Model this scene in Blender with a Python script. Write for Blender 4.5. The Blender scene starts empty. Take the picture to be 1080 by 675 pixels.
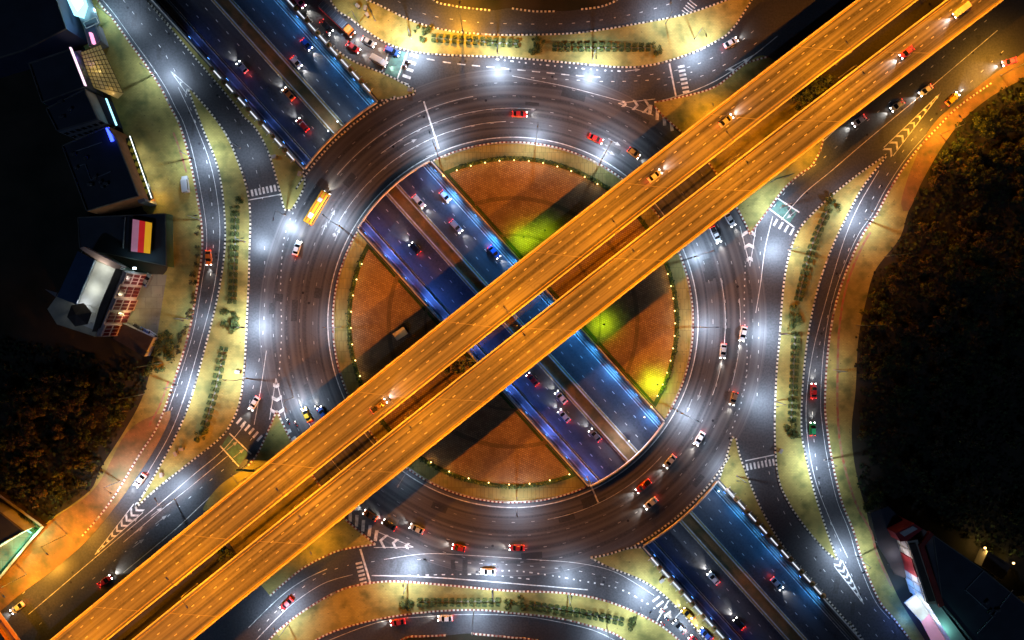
import bpy, math, random
import numpy as np
from mathutils import Vector, Matrix
from mathutils.geometry import tessellate_polygon
random.seed(7)
rad = math.radians

# ------------------------------------------------------------------ camera, sky, added fill sun, exposure
S = 0.29                     # metres per photograph pixel at street level
H = 209.0                    # height the drone hovers at
scene = bpy.context.scene
C = scene.collection
cam = bpy.data.objects.new('camera', bpy.data.cameras.new('camera'))
C.objects.link(cam)
cam.location = (0, 0, H)
cam.data.sensor_width = 36
cam.data.lens = 36 * H / (1080 * S)
cam.data.clip_start = 1
cam.data.clip_end = 9000
scene.camera = cam
world = bpy.data.worlds.new('World')
scene.world = world
world.use_nodes = True
wn = world.node_tree
sky = wn.nodes.new('ShaderNodeTexSky')
sky.sky_type = 'NISHITA'
sky.sun_disc = False
sky.sun_elevation = rad(-4)
sky.sun_rotation = rad(120)
wn.nodes['Background'].inputs['Strength'].default_value = 0.05
wn.links.new(sky.outputs[0], wn.nodes['Background'].inputs['Color'])
fill_sun = bpy.data.lights.new('fill_sun', 'SUN')  # faint blue fill added so the dark roofs stay visible
fill_sun.energy = 0.2
fill_sun.color = (0.35, 0.55, 1.0)
fill_sun.angle = rad(0.5)
mo = bpy.data.objects.new('fill_sun', fill_sun)
mo.rotation_euler = (rad(35), rad(-20), 0)
C.objects.link(mo)
scene.view_settings.view_transform = 'Standard'
scene.view_settings.look = 'None'
scene.view_settings.exposure = 0.0
scene.view_settings.gamma = 1.0
scene.cycles.use_light_tree = True
scene.cycles.max_bounces = 4
scene.cycles.diffuse_bounces = 2
scene.cycles.glossy_bounces = 2
scene.cycles.transmission_bounces = 2
scene.cycles.caustics_reflective = False
scene.cycles.caustics_refractive = False
scene.cycles.use_denoising = True
scene.cycles.sample_clamp_indirect = 3.0

P_LED, P_SOD, P_UNDER, P_CAR = 12000, 7000, 1900, 1700
COL_LED, COL_SOD = (0.60, 0.76, 1.0), (1.0, 0.292, 0.005)

# ------------------------------------------------------------------ coordinates
def V(px, py, z=0.0):
    """the point at height z that the photograph shows at that pixel"""
    k = S * (H - z) / H
    return Vector(((px - 540) * k, (337.5 - py) * k, z))
def G(px, py, z=0.0):
    """street-level plan position, lifted to z"""
    return Vector(((px - 540) * S, (337.5 - py) * S, z))
RC = (541.0, 340.0)                      # centre of the roundabout
def arc(r, a0, a1, n=40):                # degrees, anticlockwise from east as seen from above
    return [(RC[0] + r * math.cos(rad(a0 + (a1 - a0) * i / n)), RC[1] - r * math.sin(rad(a0 + (a1 - a0) * i / n))) for i in range(n + 1)]
AX, PX = (0.668, 0.744), (0.744, -0.668)
def T(s, t):                             # along / across the underpass
    return (538.4 + s * AX[0] + t * PX[0], 342.3 + s * AX[1] + t * PX[1])
def send(t, r): return math.sqrt(r * r - (t - 3.5) ** 2)
def cr(pts, step=4.0):
    """Catmull-Rom through the points"""
    if len(pts) < 3: return list(pts)
    P = [pts[0]] + list(pts) + [pts[-1]]
    out = []
    for i in range(1, len(P) - 2):
        p0, p1, p2, p3 = [np.array(q, float) for q in P[i - 1:i + 3]]
        n = max(1, int(np.linalg.norm(p2 - p1) / step))
        for k in range(n):
            u = k / n
            out.append(tuple(0.5 * ((2 * p1) + (-p0 + p2) * u + (2 * p0 - 5 * p1 + 4 * p2 - p3) * u * u + (-p0 + 3 * p1 - 3 * p2 + p3) * u ** 3)))
    out.append(tuple(pts[-1]))
    return out
def resample(pts, step):
    pts = [np.array(p, float) for p in pts]
    L = [0.0]
    for a, b in zip(pts, pts[1:]): L.append(L[-1] + np.linalg.norm(b - a))
    n = max(1, int(round(L[-1] / step)))
    out, j = [], 0
    for i in range(n + 1):
        d = L[-1] * i / n
        while j < len(L) - 2 and L[j + 1] < d: j += 1
        seg = L[j + 1] - L[j]
        u = 0 if seg < 1e-9 else (d - L[j]) / seg
        out.append(pts[j] * (1 - u) + pts[j + 1] * u)
    return out

# ------------------------------------------------------------------ materials
M = {}
def mat(name, col, rough=0.8, col2=None, scale=0.3, detail=6, bump=0.0, metal=0.0, contrast=(0.35, 0.65), emit=None, es=0.0, coord='Object'):
    m = bpy.data.materials.new(name); m.use_nodes = True
    nt = m.node_tree; b = nt.nodes['Principled BSDF']
    b.inputs['Base Color'].default_value = (*col, 1); b.inputs['Roughness'].default_value = rough
    b.inputs['Metallic'].default_value = metal
    if emit:
        b.inputs['Emission Color'].default_value = (*emit, 1); b.inputs['Emission Strength'].default_value = es
    tc = nt.nodes.new('ShaderNodeTexCoord')
    nz = nt.nodes.new('ShaderNodeTexNoise'); nz.inputs['Scale'].default_value = scale; nz.inputs['Detail'].default_value = detail
    nt.links.new(tc.outputs[coord], nz.inputs['Vector'])
    rp = nt.nodes.new('ShaderNodeValToRGB')
    c2 = col2 if col2 else tuple(c * 0.75 for c in col)
    rp.color_ramp.elements[0].position, rp.color_ramp.elements[1].position = contrast
    rp.color_ramp.elements[0].color = (*c2, 1); rp.color_ramp.elements[1].color = (*col, 1)
    nt.links.new(nz.outputs['Fac'], rp.inputs['Fac']); nt.links.new(rp.outputs['Color'], b.inputs['Base Color'])
    if bump:
        bm_ = nt.nodes.new('ShaderNodeBump'); bm_.inputs['Strength'].default_value = bump
        n2 = nt.nodes.new('ShaderNodeTexNoise'); n2.inputs['Scale'].default_value = scale * 12
        nt.links.new(tc.outputs[coord], n2.inputs['Vector']); nt.links.new(n2.outputs['Fac'], bm_.inputs['Height'])
        nt.links.new(bm_.outputs['Normal'], b.inputs['Normal'])
    M[name] = m
    return m
def mixcol(nt, a, bcol, fac, mode='MIX'):
    x = nt.nodes.new('ShaderNodeMix'); x.data_type = 'RGBA'; x.blend_type = mode
    for sock, v in ((x.inputs[0], fac), (x.inputs[6], a), (x.inputs[7], bcol)):
        if isinstance(v, bpy.types.NodeSocket): nt.links.new(v, sock)
        elif isinstance(v, (int, float)): sock.default_value = v
        else: sock.default_value = (*v, 1)
    return x.outputs[2]
def noise(nt, vec, scale, detail=4, dims='3D', w=None):
    n = nt.nodes.new('ShaderNodeTexNoise'); n.noise_dimensions = dims
    n.inputs['Scale'].default_value = scale; n.inputs['Detail'].default_value = detail
    if vec is not None and 'Vector' in n.inputs and n.inputs['Vector'].enabled: nt.links.new(vec, n.inputs['Vector'])
    if w is not None: nt.links.new(w, n.inputs['W'])
    return n.outputs['Fac']
def ramp(nt, fac, p0, p1, c0=(0, 0, 0), c1=(1, 1, 1)):
    r = nt.nodes.new('ShaderNodeValToRGB')
    r.color_ramp.elements[0].position = p0; r.color_ramp.elements[1].position = p1
    r.color_ramp.elements[0].color = (*c0, 1); r.color_ramp.elements[1].color = (*c1, 1)
    nt.links.new(fac, r.inputs['Fac'])
    return r.outputs['Color']
def asphalt(name, base, streak, mode, sfreq=1.0, rough=0.50, amount=0.8):
    """worn asphalt; tyre-polished tracks run along the lanes (mode: plain, ring, uv)"""
    m = bpy.data.materials.new(name); m.use_nodes = True
    nt = m.node_tree; b = nt.nodes['Principled BSDF']
    tc = nt.nodes.new('ShaderNodeTexCoord')
    patch = ramp(nt, noise(nt, tc.outputs['Object'], 0.035, 5), 0.35, 0.7)
    fine = ramp(nt, noise(nt, tc.outputs['Object'], 1.7, 8), 0.3, 0.75)
    c = mixcol(nt, base, tuple(x * 1.55 for x in base), patch)
    c = mixcol(nt, c, tuple(x * 0.6 for x in base), fine)
    if mode == 'ring':
        sub = nt.nodes.new('ShaderNodeVectorMath'); sub.operation = 'SUBTRACT'
        sub.inputs[1].default_value = G(*RC)
        nt.links.new(tc.outputs['Object'], sub.inputs[0])
        ln = nt.nodes.new('ShaderNodeVectorMath'); ln.operation = 'LENGTH'
        nt.links.new(sub.outputs[0], ln.inputs[0])
        big = noise(nt, tc.outputs['Object'], 0.02, 2)
        ad = nt.nodes.new('ShaderNodeMath'); ad.operation = 'MULTIPLY_ADD'
        nt.links.new(big, ad.inputs[0]); ad.inputs[1].default_value = 1.6; nt.links.new(ln.outputs['Value'], ad.inputs[2])
        st = ramp(nt, noise(nt, None, sfreq, 3, '1D', ad.outputs[0]), 0.36, 0.64)
        c = mixcol(nt, c, streak, st)
    elif mode == 'uv':
        mp = nt.nodes.new('ShaderNodeMapping'); mp.inputs['Scale'].default_value = (sfreq, 0.012, 1)
        nt.links.new(tc.outputs['UV'], mp.inputs['Vector'])
        st = ramp(nt, noise(nt, mp.outputs[0], 1.0, 4), 0.38, 0.62)
        mm = nt.nodes.new('ShaderNodeMath'); mm.operation = 'MULTIPLY'; mm.inputs[1].default_value = amount
        nt.links.new(st, mm.inputs[0])
        c = mixcol(nt, c, streak, mm.outputs[0])
        # expansion joints / repair seams across the road
    # cracks and sealed seams
    vo = nt.nodes.new('ShaderNodeTexVoronoi'); vo.feature = 'DISTANCE_TO_EDGE'; vo.inputs['Scale'].default_value = 0.045
    wv = nt.nodes.new('ShaderNodeVectorMath'); wv.operation = 'MULTIPLY_ADD'
    nn = nt.nodes.new('ShaderNodeTexNoise'); nn.inputs['Scale'].default_value = 0.15
    nt.links.new(tc.outputs['Object'], nn.inputs['Vector'])
    nt.links.new(nn.outputs['Color'], wv.inputs[0]); wv.inputs[1].default_value = (9, 9, 9); nt.links.new(tc.outputs['Object'], wv.inputs[2])
    nt.links.new(wv.outputs[0], vo.inputs['Vector'])
    ck = ramp(nt, vo.outputs['Distance'], 0.002, 0.006, (0.8, 0.8, 0.8), (1, 1, 1))
    c = mixcol(nt, c, ck, 1.0, 'MULTIPLY')
    nt.links.new(c, b.inputs['Base Color'])
    rr = nt.nodes.new('ShaderNodeMapRange'); rr.inputs[3].default_value = rough - 0.1; rr.inputs[4].default_value = rough + 0.15
    nt.links.new(patch, rr.inputs[0]); nt.links.new(rr.outputs[0], b.inputs['Roughness'])
    bp = nt.nodes.new('ShaderNodeBump'); bp.inputs['Strength'].default_value = 0.25; bp.inputs['Distance'].default_value = 0.03
    nt.links.new(noise(nt, tc.outputs['Object'], 9, 3), bp.inputs['Height']); nt.links.new(bp.outputs[0], b.inputs['Normal'])
    M[name] = m
    return m
asphalt('asphalt', (0.060, 0.062, 0.066), (0.09, 0.09, 0.095), 'plain')
asphalt('ring_asphalt', (0.058, 0.057, 0.060), (0.115, 0.11, 0.11), 'ring', 0.75)
asphalt('deck_asphalt', (0.088, 0.088, 0.088), (0.27, 0.27, 0.265), 'uv', 9, 0.6, 0.95)
asphalt('asphalt_patch', (0.046, 0.046, 0.048), (0.06, 0.06, 0.06), 'plain')
asphalt('under_asphalt', (0.060, 0.064, 0.075), (0.10, 0.105, 0.12), 'uv', 9, 0.5)

def paving(name, a, bcol, grass, brick=(2.0, 1.0), gamt=(0.5, 0.62), rot=0.0, mortar=0.5):
    m = bpy.data.materials.new(name); m.use_nodes = True
    nt = m.node_tree; b = nt.nodes['Principled BSDF']; b.inputs['Roughness'].default_value = 0.85
    tc = nt.nodes.new('ShaderNodeTexCoord')
    mp = nt.nodes.new('ShaderNodeMapping'); mp.inputs['Rotation'].default_value = (0, 0, rot)
    nt.links.new(tc.outputs['Object'], mp.inputs['Vector'])
    br = nt.nodes.new('ShaderNodeTexBrick')
    br.inputs['Scale'].default_value = 1.0; br.inputs['Brick Width'].default_value = brick[0]; br.inputs['Row Height'].default_value = brick[1]
    br.inputs['Mortar Size'].default_value = 0.06; br.inputs['Color1'].default_value = (*a, 1); br.inputs['Color2'].default_value = (*bcol, 1)
    br.inputs['Mortar'].default_value = (*[x * mortar for x in a], 1)
    nt.links.new(mp.outputs[0], br.inputs['Vector'])
    c = mixcol(nt, br.outputs['Color'], tuple(x * 0.55 for x in a), ramp(nt, noise(nt, tc.outputs['Object'], 0.12, 8), 0.45, 0.75))
    g = ramp(nt, noise(nt, tc.outputs['Object'], 0.22, 9), *gamt)
    c = mixcol(nt, c, grass, g)
    lg = ramp(nt, noise(nt, tc.outputs['Object'], 0.03, 3), 0.35, 0.65, (0.62, 0.62, 0.62), (1.15, 1.12, 1.05))
    c = mixcol(nt, c, lg, 1.0, 'MULTIPLY')
    sp = ramp(nt, noise(nt, tc.outputs['Object'], 1.1, 2), 0.68, 0.74)
    c = mixcol(nt, c, tuple(x * 0.35 for x in a), sp)
    nt.links.new(c, b.inputs['Base Color'])
    bp = nt.nodes.new('ShaderNodeBump'); bp.inputs['Strength'].default_value = 0.4; bp.inputs['Distance'].default_value = 0.05
    nt.links.new(noise(nt, tc.outputs['Object'], 2.5, 5), bp.inputs['Height']); nt.links.new(bp.outputs[0], b.inputs['Normal'])
    M[name] = m
paving('paving', (0.49, 0.42, 0.11), (0.40, 0.34, 0.09), (0.15, 0.16, 0.04), (0.9, 0.45), (0.46, 0.70), 0, .75)
paving('brick_dark', (0.30, 0.20, 0.10), (0.22, 0.14, 0.07), (0.14, 0.11, 0.04), (0.72, 0.6), (0.5, 0.8), 0.4, 0.3)
paving('verge', (0.42, 0.24, 0.10), (0.33, 0.18, 0.08), (0.14, 0.12, 0.05), (0.9, 0.5), (0.42, 0.66), 0.6, .8)
paving('brick_paving', (0.50, 0.33, 0.16), (0.34, 0.20, 0.095), (0.20, 0.11, 0.05), (0.72, 0.6), (0.5, 0.8), 0.4, 0.25)
paving('footpath', (0.42, 0.36, 0.11), (0.36, 0.3, 0.09), (0.17, 0.19, 0.04), (1.2, 3.2), (0.55, 0.8))
paving('forecourt', (0.30, 0.28, 0.22), (0.25, 0.23, 0.18), (0.12, 0.11, 0.08), (3.5, 3.5), (0.5, 0.75))
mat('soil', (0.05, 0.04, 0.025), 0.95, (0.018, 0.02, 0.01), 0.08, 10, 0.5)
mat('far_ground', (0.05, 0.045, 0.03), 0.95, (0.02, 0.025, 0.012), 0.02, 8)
mat('dead_grass', (0.10, 0.075, 0.04), 0.95, (0.03, 0.035, 0.015), 0.3, 10, 0.4)
mat('lawn', (0.055, 0.10, 0.02), 0.9, (0.03, 0.06, 0.012), 0.5, 9, 0.4)
mat('paint_white', (0.78, 0.77, 0.72), 0.6, (0.42, 0.41, 0.38), 0.9, 8, 0, 0, (0.35, 0.6))
mat('paint_worn', (0.42, 0.41, 0.39), 0.6, (0.16, 0.16, 0.15), 0.7, 8, 0, 0, (0.3, 0.6))
mat('paint_yellow', (0.75, 0.52, 0.08), 0.6, (0.5, 0.34, 0.06), 1.2)
mat('paint_green', (0.08, 0.20, 0.155), 0.6, (0.055, 0.11, 0.09), 0.8)
mat('paint_red', (0.40, 0.10, 0.05), 0.75, (0.30, 0.22, 0.10), 0.8)
ORD = ['first', 'second', 'third', 'fourth', 'fifth', 'sixth', 'seventh', 'eighth', 'ninth', 'tenth', 'eleventh', 'twelfth', 'thirteenth', 'fourteenth', 'fifteenth', 'sixteenth', 'seventeenth', 'eighteenth', 'nineteenth', 'twentieth']
mat('kerb_dark', (0.045, 0.04, 0.035), 0.8)
mat('kerb_dirty', (0.34, 0.31, 0.24), 0.85, (0.2, 0.18, 0.14), 1.0)
mat('kerb_red', (0.24, 0.06, 0.04), 0.8)
mat('kerb_white', (0.80, 0.76, 0.62), 0.7, (0.58, 0.52, 0.40), 1.5)
mat('concrete', (0.46, 0.43, 0.38), 0.85, (0.30, 0.28, 0.24), 0.25, 9, 0.2)
mat('concrete_dark', (0.20, 0.19, 0.17), 0.9, (0.12, 0.11, 0.10), 0.2, 9, 0.2)
mat('parapet_white', (0.72, 0.70, 0.64), 0.75, (0.5, 0.48, 0.42), 0.6)
mat('parapet_yellow', (0.82, 0.76, 0.5), 0.75, (0.62, 0.56, 0.34), 0.6)
mat('dark_metal', (0.045, 0.045, 0.05), 0.45, metal=0.7)
mat('grey_metal', (0.32, 0.33, 0.35), 0.4, metal=0.8)
mat('leaf_dark', (0.035, 0.065, 0.014), 0.8, (0.02, 0.04, 0.008), 1.4)
mat('leaf_mid', (0.085, 0.12, 0.022), 0.8, (0.04, 0.065, 0.012), 1.8)
mat('leaf_light', (0.16, 0.19, 0.03), 0.8, (0.09, 0.12, 0.02), 1.8)
mat('leaf_dry', (0.13, 0.085, 0.04), 0.85, (0.05, 0.035, 0.02), 1.8)
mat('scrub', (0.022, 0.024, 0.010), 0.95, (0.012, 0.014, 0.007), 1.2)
mat('bark', (0.10, 0.075, 0.05), 0.9)
mat('terracotta', (0.42, 0.2, 0.07), 0.75)
mat('roof_dark', (0.045, 0.055, 0.075), 0.7, (0.03, 0.035, 0.05), 0.15, 8)
mat('roof_blue', (0.06, 0.11, 0.20), 0.55, (0.045, 0.085, 0.16), 0.3, 6)
mat('roof_brown', (0.10, 0.07, 0.055), 0.7, (0.07, 0.05, 0.04), 0.6)
mat('roof_red', (0.38, 0.05, 0.04), 0.6)
mat('wall_grey', (0.28, 0.29, 0.31), 0.85, (0.2, 0.2, 0.22), 0.3, 7)
mat('wall_cream', (0.55, 0.49, 0.38), 0.85, (0.42, 0.37, 0.28), 0.4, 7)
mat('wall_white', (0.75, 0.73, 0.70), 0.8, (0.6, 0.58, 0.55), 0.4, 7)
mat('wall_pink', (0.50, 0.33, 0.30), 0.8, (0.4, 0.26, 0.24), 0.4, 7)
mat('wall_orange', (0.50, 0.20, 0.07), 0.8, (0.38, 0.15, 0.05), 0.6, 7)
mat('wall_red', (0.45, 0.04, 0.045), 0.7)
mat('wall_navy', (0.03, 0.05, 0.11), 0.7)
mat('window_red', (0.13, 0.015, 0.02), 0.25)
mat('window_dark', (0.02, 0.025, 0.035), 0.12)
mat('window_frame', (0.62, 0.45, 0.42), 0.7)
mat('glass_yellow', (0.35, 0.30, 0.14), 0.3, (0.22, 0.2, 0.1), 0.8, emit=(1, 0.75, 0.25), es=0.12)
mat('rubber', (0.012, 0.012, 0.013), 0.85)
mat('car_glass', (0.012, 0.015, 0.02), 0.08)
mat('rim', (0.4, 0.4, 0.42), 0.3, metal=0.9)
mat('skin', (0.42, 0.24, 0.15), 0.6)
mat('cloth_dark', (0.03, 0.035, 0.06), 0.9)
mat('cloth_red', (0.35, 0.04, 0.03), 0.9)
mat('helmet', (0.5, 0.5, 0.52), 0.3)
mat('awning_green', (0.05, 0.13, 0.09), 0.7)
mat('sign_yellow', (0.62, 0.52, 0.05), 0.6, emit=(0.8, 0.75, 0.1), es=0.10)
mat('sign_pink', (0.75, 0.35, 0.5), 0.6, emit=(1, 0.4, 0.6), es=0.22)
mat('sign_red', (0.6, 0.03, 0.03), 0.6, emit=(1, 0.03, 0.03), es=0.35)
mat('sign_orange', (0.8, 0.35, 0.02), 0.6, emit=(1, 0.5, 0.02), es=0.55)
def glow(name, col, s):
    m = bpy.data.materials.new(name); m.use_nodes = True; nt = m.node_tree
    for n in list(nt.nodes): nt.nodes.remove(n)
    e = nt.nodes.new('ShaderNodeEmission'); o = nt.nodes.new('ShaderNodeOutputMaterial')
    e.inputs[0].default_value = (*col, 1); e.inputs[1].default_value = s
    nt.links.new(e.outputs[0], o.inputs[0]); M[name] = m
glow('glow_led', (0.75, 0.88, 1), 9); glow('glow_sodium', (1, 0.55, 0.12), 9); glow('glow_blue', (0.1, 0.35, 1), 8)
glow('glow_warm', (1, 0.6, 0.2), 7); glow('glow_head', (1, 0.96, 0.9), 22); glow('glow_tail', (1, 0.03, 0.02), 7)
glow('glow_cyan', (0.35, 0.85, 1), 2.2); glow('glow_white', (0.9, 0.95, 1), 2.5); glow('glow_royal', (0.03, 0.06, 1), 6)
glow('panel_glow', (0.85, 0.9, 1), 1.1); glow('glow_magenta', (1, 0.35, 0.6), 1.8); glow('glow_pinkwhite', (1, 0.72, 0.9), 1.6); glow('glow_green', (0.35, 1, 0.05), 8); glow('glow_teal', (0.2, 1, 0.7), 4)
def carpaint():
    m = bpy.data.materials.new('car_paint'); m.use_nodes = True; nt = m.node_tree; b = nt.nodes['Principled BSDF']
    oi = nt.nodes.new('ShaderNodeObjectInfo'); nt.links.new(oi.outputs['Color'], b.inputs['Base Color'])
    b.inputs['Roughness'].default_value = 0.28; b.inputs['Coat Weight'].default_value = 0.5; M['car_paint'] = m
carpaint()

# ------------------------------------------------------------------ mesh building
class MB:
    def __init__(s): s.v = []; s.f = []; s.m = []; s.uv = {}
    def add(s, vs, fs, mi=0):
        o = len(s.v); s.v += [tuple(v) for v in vs]
        for f in fs: s.f.append(tuple(o + i for i in f)); s.m.append(mi)
    def box(s, c, d, rz=0.0, mi=0, ry=0.0, top=1.0):
        """box centred at c with size d; top scales the upper face"""
        R = Matrix.Rotation(rz, 3, 'Z') @ Matrix.Rotation(ry, 3, 'Y')
        vs = []
        for z in (-.5, .5):
            k = top if z > 0 else 1
            for x, y in ((-.5, -.5), (.5, -.5), (.5, .5), (-.5, .5)):
                vs.append(Vector(c) + R @ Vector((x * d[0] * k, y * d[1] * k, z * d[2])))
        s.add(vs, [(3, 2, 1, 0), (4, 5, 6, 7), (0, 1, 5, 4), (1, 2, 6, 5), (2, 3, 7, 6), (3, 0, 4, 7)], mi)
    def tube(s, a, b, r0, r1=None, n=8, mi=0, cap=True):
        a, b = Vector(a), Vector(b); r1 = r0 if r1 is None else r1
        d = (b - a).normalized(); u = d.orthogonal().normalized(); w = d.cross(u)
        vs = [a + (u * math.cos(t) + w * math.sin(t)) * r0 for t in [2 * math.pi * i / n for i in range(n)]]
        vs += [b + (u * math.cos(t) + w * math.sin(t)) * r1 for t in [2 * math.pi * i / n for i in range(n)]]
        fs = [(i, (i + 1) % n, n + (i + 1) % n, n + i) for i in range(n)]
        if cap: fs += [tuple(range(n - 1, -1, -1)), tuple(range(n, 2 * n))]
        s.add(vs, fs, mi)
    def poly(s, loops, z, mi=0, conv=G):
        """flat sheet from closed pixel loops (first outer, rest holes)"""
        L = [[conv(p[0], p[1], z) for p in lp] for lp in loops]
        fl = [v for lp in L for v in lp]
        tris = tessellate_polygon([[Vector((v.x, v.y, 0)) for v in lp] for lp in L])
        out = []
        for t in tris:
            a, b, c = [fl[i] for i in t]
            if (b - a).cross(c - a).z < 0: t = (t[0], t[2], t[1])
            out.append(tuple(t))
        s.add(fl, out, mi)
    def prism(s, pts, z0, z1, mi=0, top_mi=None):
        """closed world-space outline extruded"""
        A = sum(pts[i][0] * pts[(i + 1) % len(pts)][1] - pts[(i + 1) % len(pts)][0] * pts[i][1] for i in range(len(pts)))
        if A < 0: pts = pts[::-1]
        n = len(pts)
        vs = [(p[0], p[1], z0) for p in pts] + [(p[0], p[1], z1) for p in pts]
        s.add(vs, [(i, (i + 1) % n, n + (i + 1) % n, n + i) for i in range(n)], mi)
        tr = tessellate_polygon([[Vector((p[0], p[1], 0)) for p in pts]])
        ft, fb = [], []
        for t in tr:
            a, b, c = [Vector((pts[i][0], pts[i][1], 0)) for i in t]
            if (b - a).cross(c - a).z < 0: t = (t[0], t[2], t[1])
            ft.append(tuple(i + n for i in t)); fb.append((t[0], t[2], t[1]))
        s.add(vs, ft, mi if top_mi is None else top_mi); s.add(vs, fb, mi)
    def strip(s, pts, w, z, mi=0, off=0.0):
        """flat ribbon of width w metres along world points"""
        n = len(pts); vs = []
        for i in range(n):
            d = (Vector(pts[min(n - 1, i + 1)]) - Vector(pts[max(0, i - 1)])); d.z = 0
            d = d.normalized() if d.length > 1e-6 else Vector((1, 0, 0))
            nrm = Vector((-d.y, d.x, 0)); p = Vector(pts[i])
            vs += [(p + nrm * (off - w / 2)), (p + nrm * (off + w / 2))]
        vs = [(v.x, v.y, z if z is not None else v.z) for v in vs]
        s.add(vs, [(2 * i, 2 * i + 2, 2 * i + 3, 2 * i + 1) for i in range(n - 1)], mi)
    def rail(s, pts, w, h, mi=0, off=0.0, alt=None, zb=0.0):
        """solid bar of width w and height h along world points; alt alternates materials"""
        n = len(pts); rows = []
        for i in range(n):
            d = (Vector(pts[min(n - 1, i + 1)]) - Vector(pts[max(0, i - 1)])); d.z = 0
            d = d.normalized() if d.length > 1e-6 else Vector((1, 0, 0))
            nrm = Vector((-d.y, d.x, 0)); p = Vector(pts[i]); a = p + nrm * (off - w / 2); b = p + nrm * (off + w / 2)
            rows.append([(a.x, a.y, p.z + zb), (a.x, a.y, p.z + zb + h), (b.x, b.y, p.z + zb + h), (b.x, b.y, p.z + zb)])
        for i in range(n - 1):
            m_ = mi if alt is None else alt[i % len(alt)]
            s.add(rows[i] + rows[i + 1], [(0, 4, 5, 1), (1, 5, 6, 2), (2, 6, 7, 3), (3, 7, 4, 0)], m_)
        s.add(rows[0], [(0, 1, 2, 3)], mi if alt is None else alt[0]); s.add(rows[-1], [(3, 2, 1, 0)], mi if alt is None else alt[0])
    def build(s, name, mats, parent=None, smooth=False):
        me = bpy.data.meshes.new(name); me.from_pydata(s.v, [], s.f)
        if not isinstance(mats, (list, tuple)): mats = [mats]
        for m_ in mats: me.materials.append(M[m_] if isinstance(m_, str) else m_)
        me.polygons.foreach_set('material_index', s.m)
        if smooth: me.polygons.foreach_set('use_smooth', [True] * len(me.polygons))
        me.update()
        o = bpy.data.objects.new(name, me); C.objects.link(o)
        if parent: o.parent = parent
        return o
def struct(o): o['kind'] = 'structure'; return o
def tag(o, label, cat, group=None, kind=None):
    if label: o['label'] = label
    if cat: o['category'] = cat
    if group: o['group'] = group
    if kind: o['kind'] = kind
    return o
def thing(name, label, cat, loc=(0, 0, 0), rz=0.0, group=None):
    o = bpy.data.objects.new(name, None); C.objects.link(o); o.empty_display_size = 0.3
    o.location = loc; o.rotation_euler = (0, 0, rz)
    return tag(o, label, cat, group)
KIDS = {}
def kids(o):
    if o.name not in KIDS: KIDS[o.name] = [c for c in C.objects if c.parent == o]
    return KIDS[o.name]
def dup(o, parent=None):
    c = o.copy(); C.objects.link(c); c.parent = parent
    if parent is None:
        for k in ('label', 'group'):
            if k in c: del c[k]
    for ch in kids(o): dup(ch, c)
    return c
def head_of(dx, dy): return math.atan2(-dy, dx)
def lamp(name, kind, loc, power, color, parent=None, size=rad(165), blend=0.35, bat=0.0, cap=0.3, radius=0.25, rot=None):
    l = bpy.data.lights.new(name, kind); l.energy = power; l.color = color; l.shadow_soft_size = radius
    if kind == 'SPOT': l.spot_size = size; l.spot_blend = blend
    if bat:                         # batwing distribution of a road luminaire: more light thrown along the road than straight down
        l.use_nodes = True; nt = l.node_tree; e = nt.nodes['Emission']
        tc = nt.nodes.new('ShaderNodeTexCoord'); sx = nt.nodes.new('ShaderNodeSeparateXYZ'); nt.links.new(tc.outputs['Normal'], sx.inputs[0])
        ab = nt.nodes.new('ShaderNodeMath'); ab.operation = 'ABSOLUTE'; nt.links.new(sx.outputs['Z'], ab.inputs[0])
        mx = nt.nodes.new('ShaderNodeMath'); mx.operation = 'MAXIMUM'; mx.inputs[1].default_value = cap; nt.links.new(ab.outputs[0], mx.inputs[0])
        pw = nt.nodes.new('ShaderNodeMath'); pw.operation = 'POWER'; pw.inputs[1].default_value = -bat; nt.links.new(mx.outputs[0], pw.inputs[0])
        nt.links.new(pw.outputs[0], e.inputs['Strength'])
    o = bpy.data.objects.new(name, l); C.objects.link(o); o.location = loc
    if rot: o.rotation_euler = rot
    if parent: o.parent = parent
    return o
# ------------------------------------------------------------------ ground, road sheet with the three underpass openings
TW = 51.5                                             # half width of the cutting
def opening(t0, t1, kind):
    ts = [t0 + (t1 - t0) * i / 14 for i in range(15)]
    if kind == 'mid':
        return [T(-send(t, 191), t) for t in ts] + [T(send(t, 191), t) for t in ts[::-1]]
    if kind == 'nw':
        return [T(-send(t, 272), t) for t in ts] + [T(-900, t1), T(-900, t0)]
    return [T(send(t, 272), t) for t in ts] + [T(900, t1), T(900, t0)]
HOLES = [opening(-TW, TW, k) for k in ('mid', 'nw', 'se')]
B0 = [(-900, -760), (1980, -760), (1980, 1440), (-900, 1440)]
m = MB(); m.poly([B0] + HOLES, 0.0)
road = struct(m.build('road', 'asphalt'))
m = MB(); m.poly([[(-12000, -12000), (13000, -12000), (13000, 13000), (-12000, 13000)], B0], -0.02)
struct(m.build('ground', 'far_ground'))
# the ring carriageway, laid on the slab
m = MB(); m.poly([arc(268, 0, 360, 200)[:-1], arc(192.5, 0, 360, 160)[:-1]], 0.006)
ring = struct(m.build('ring_road', 'ring_asphalt'))

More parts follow.
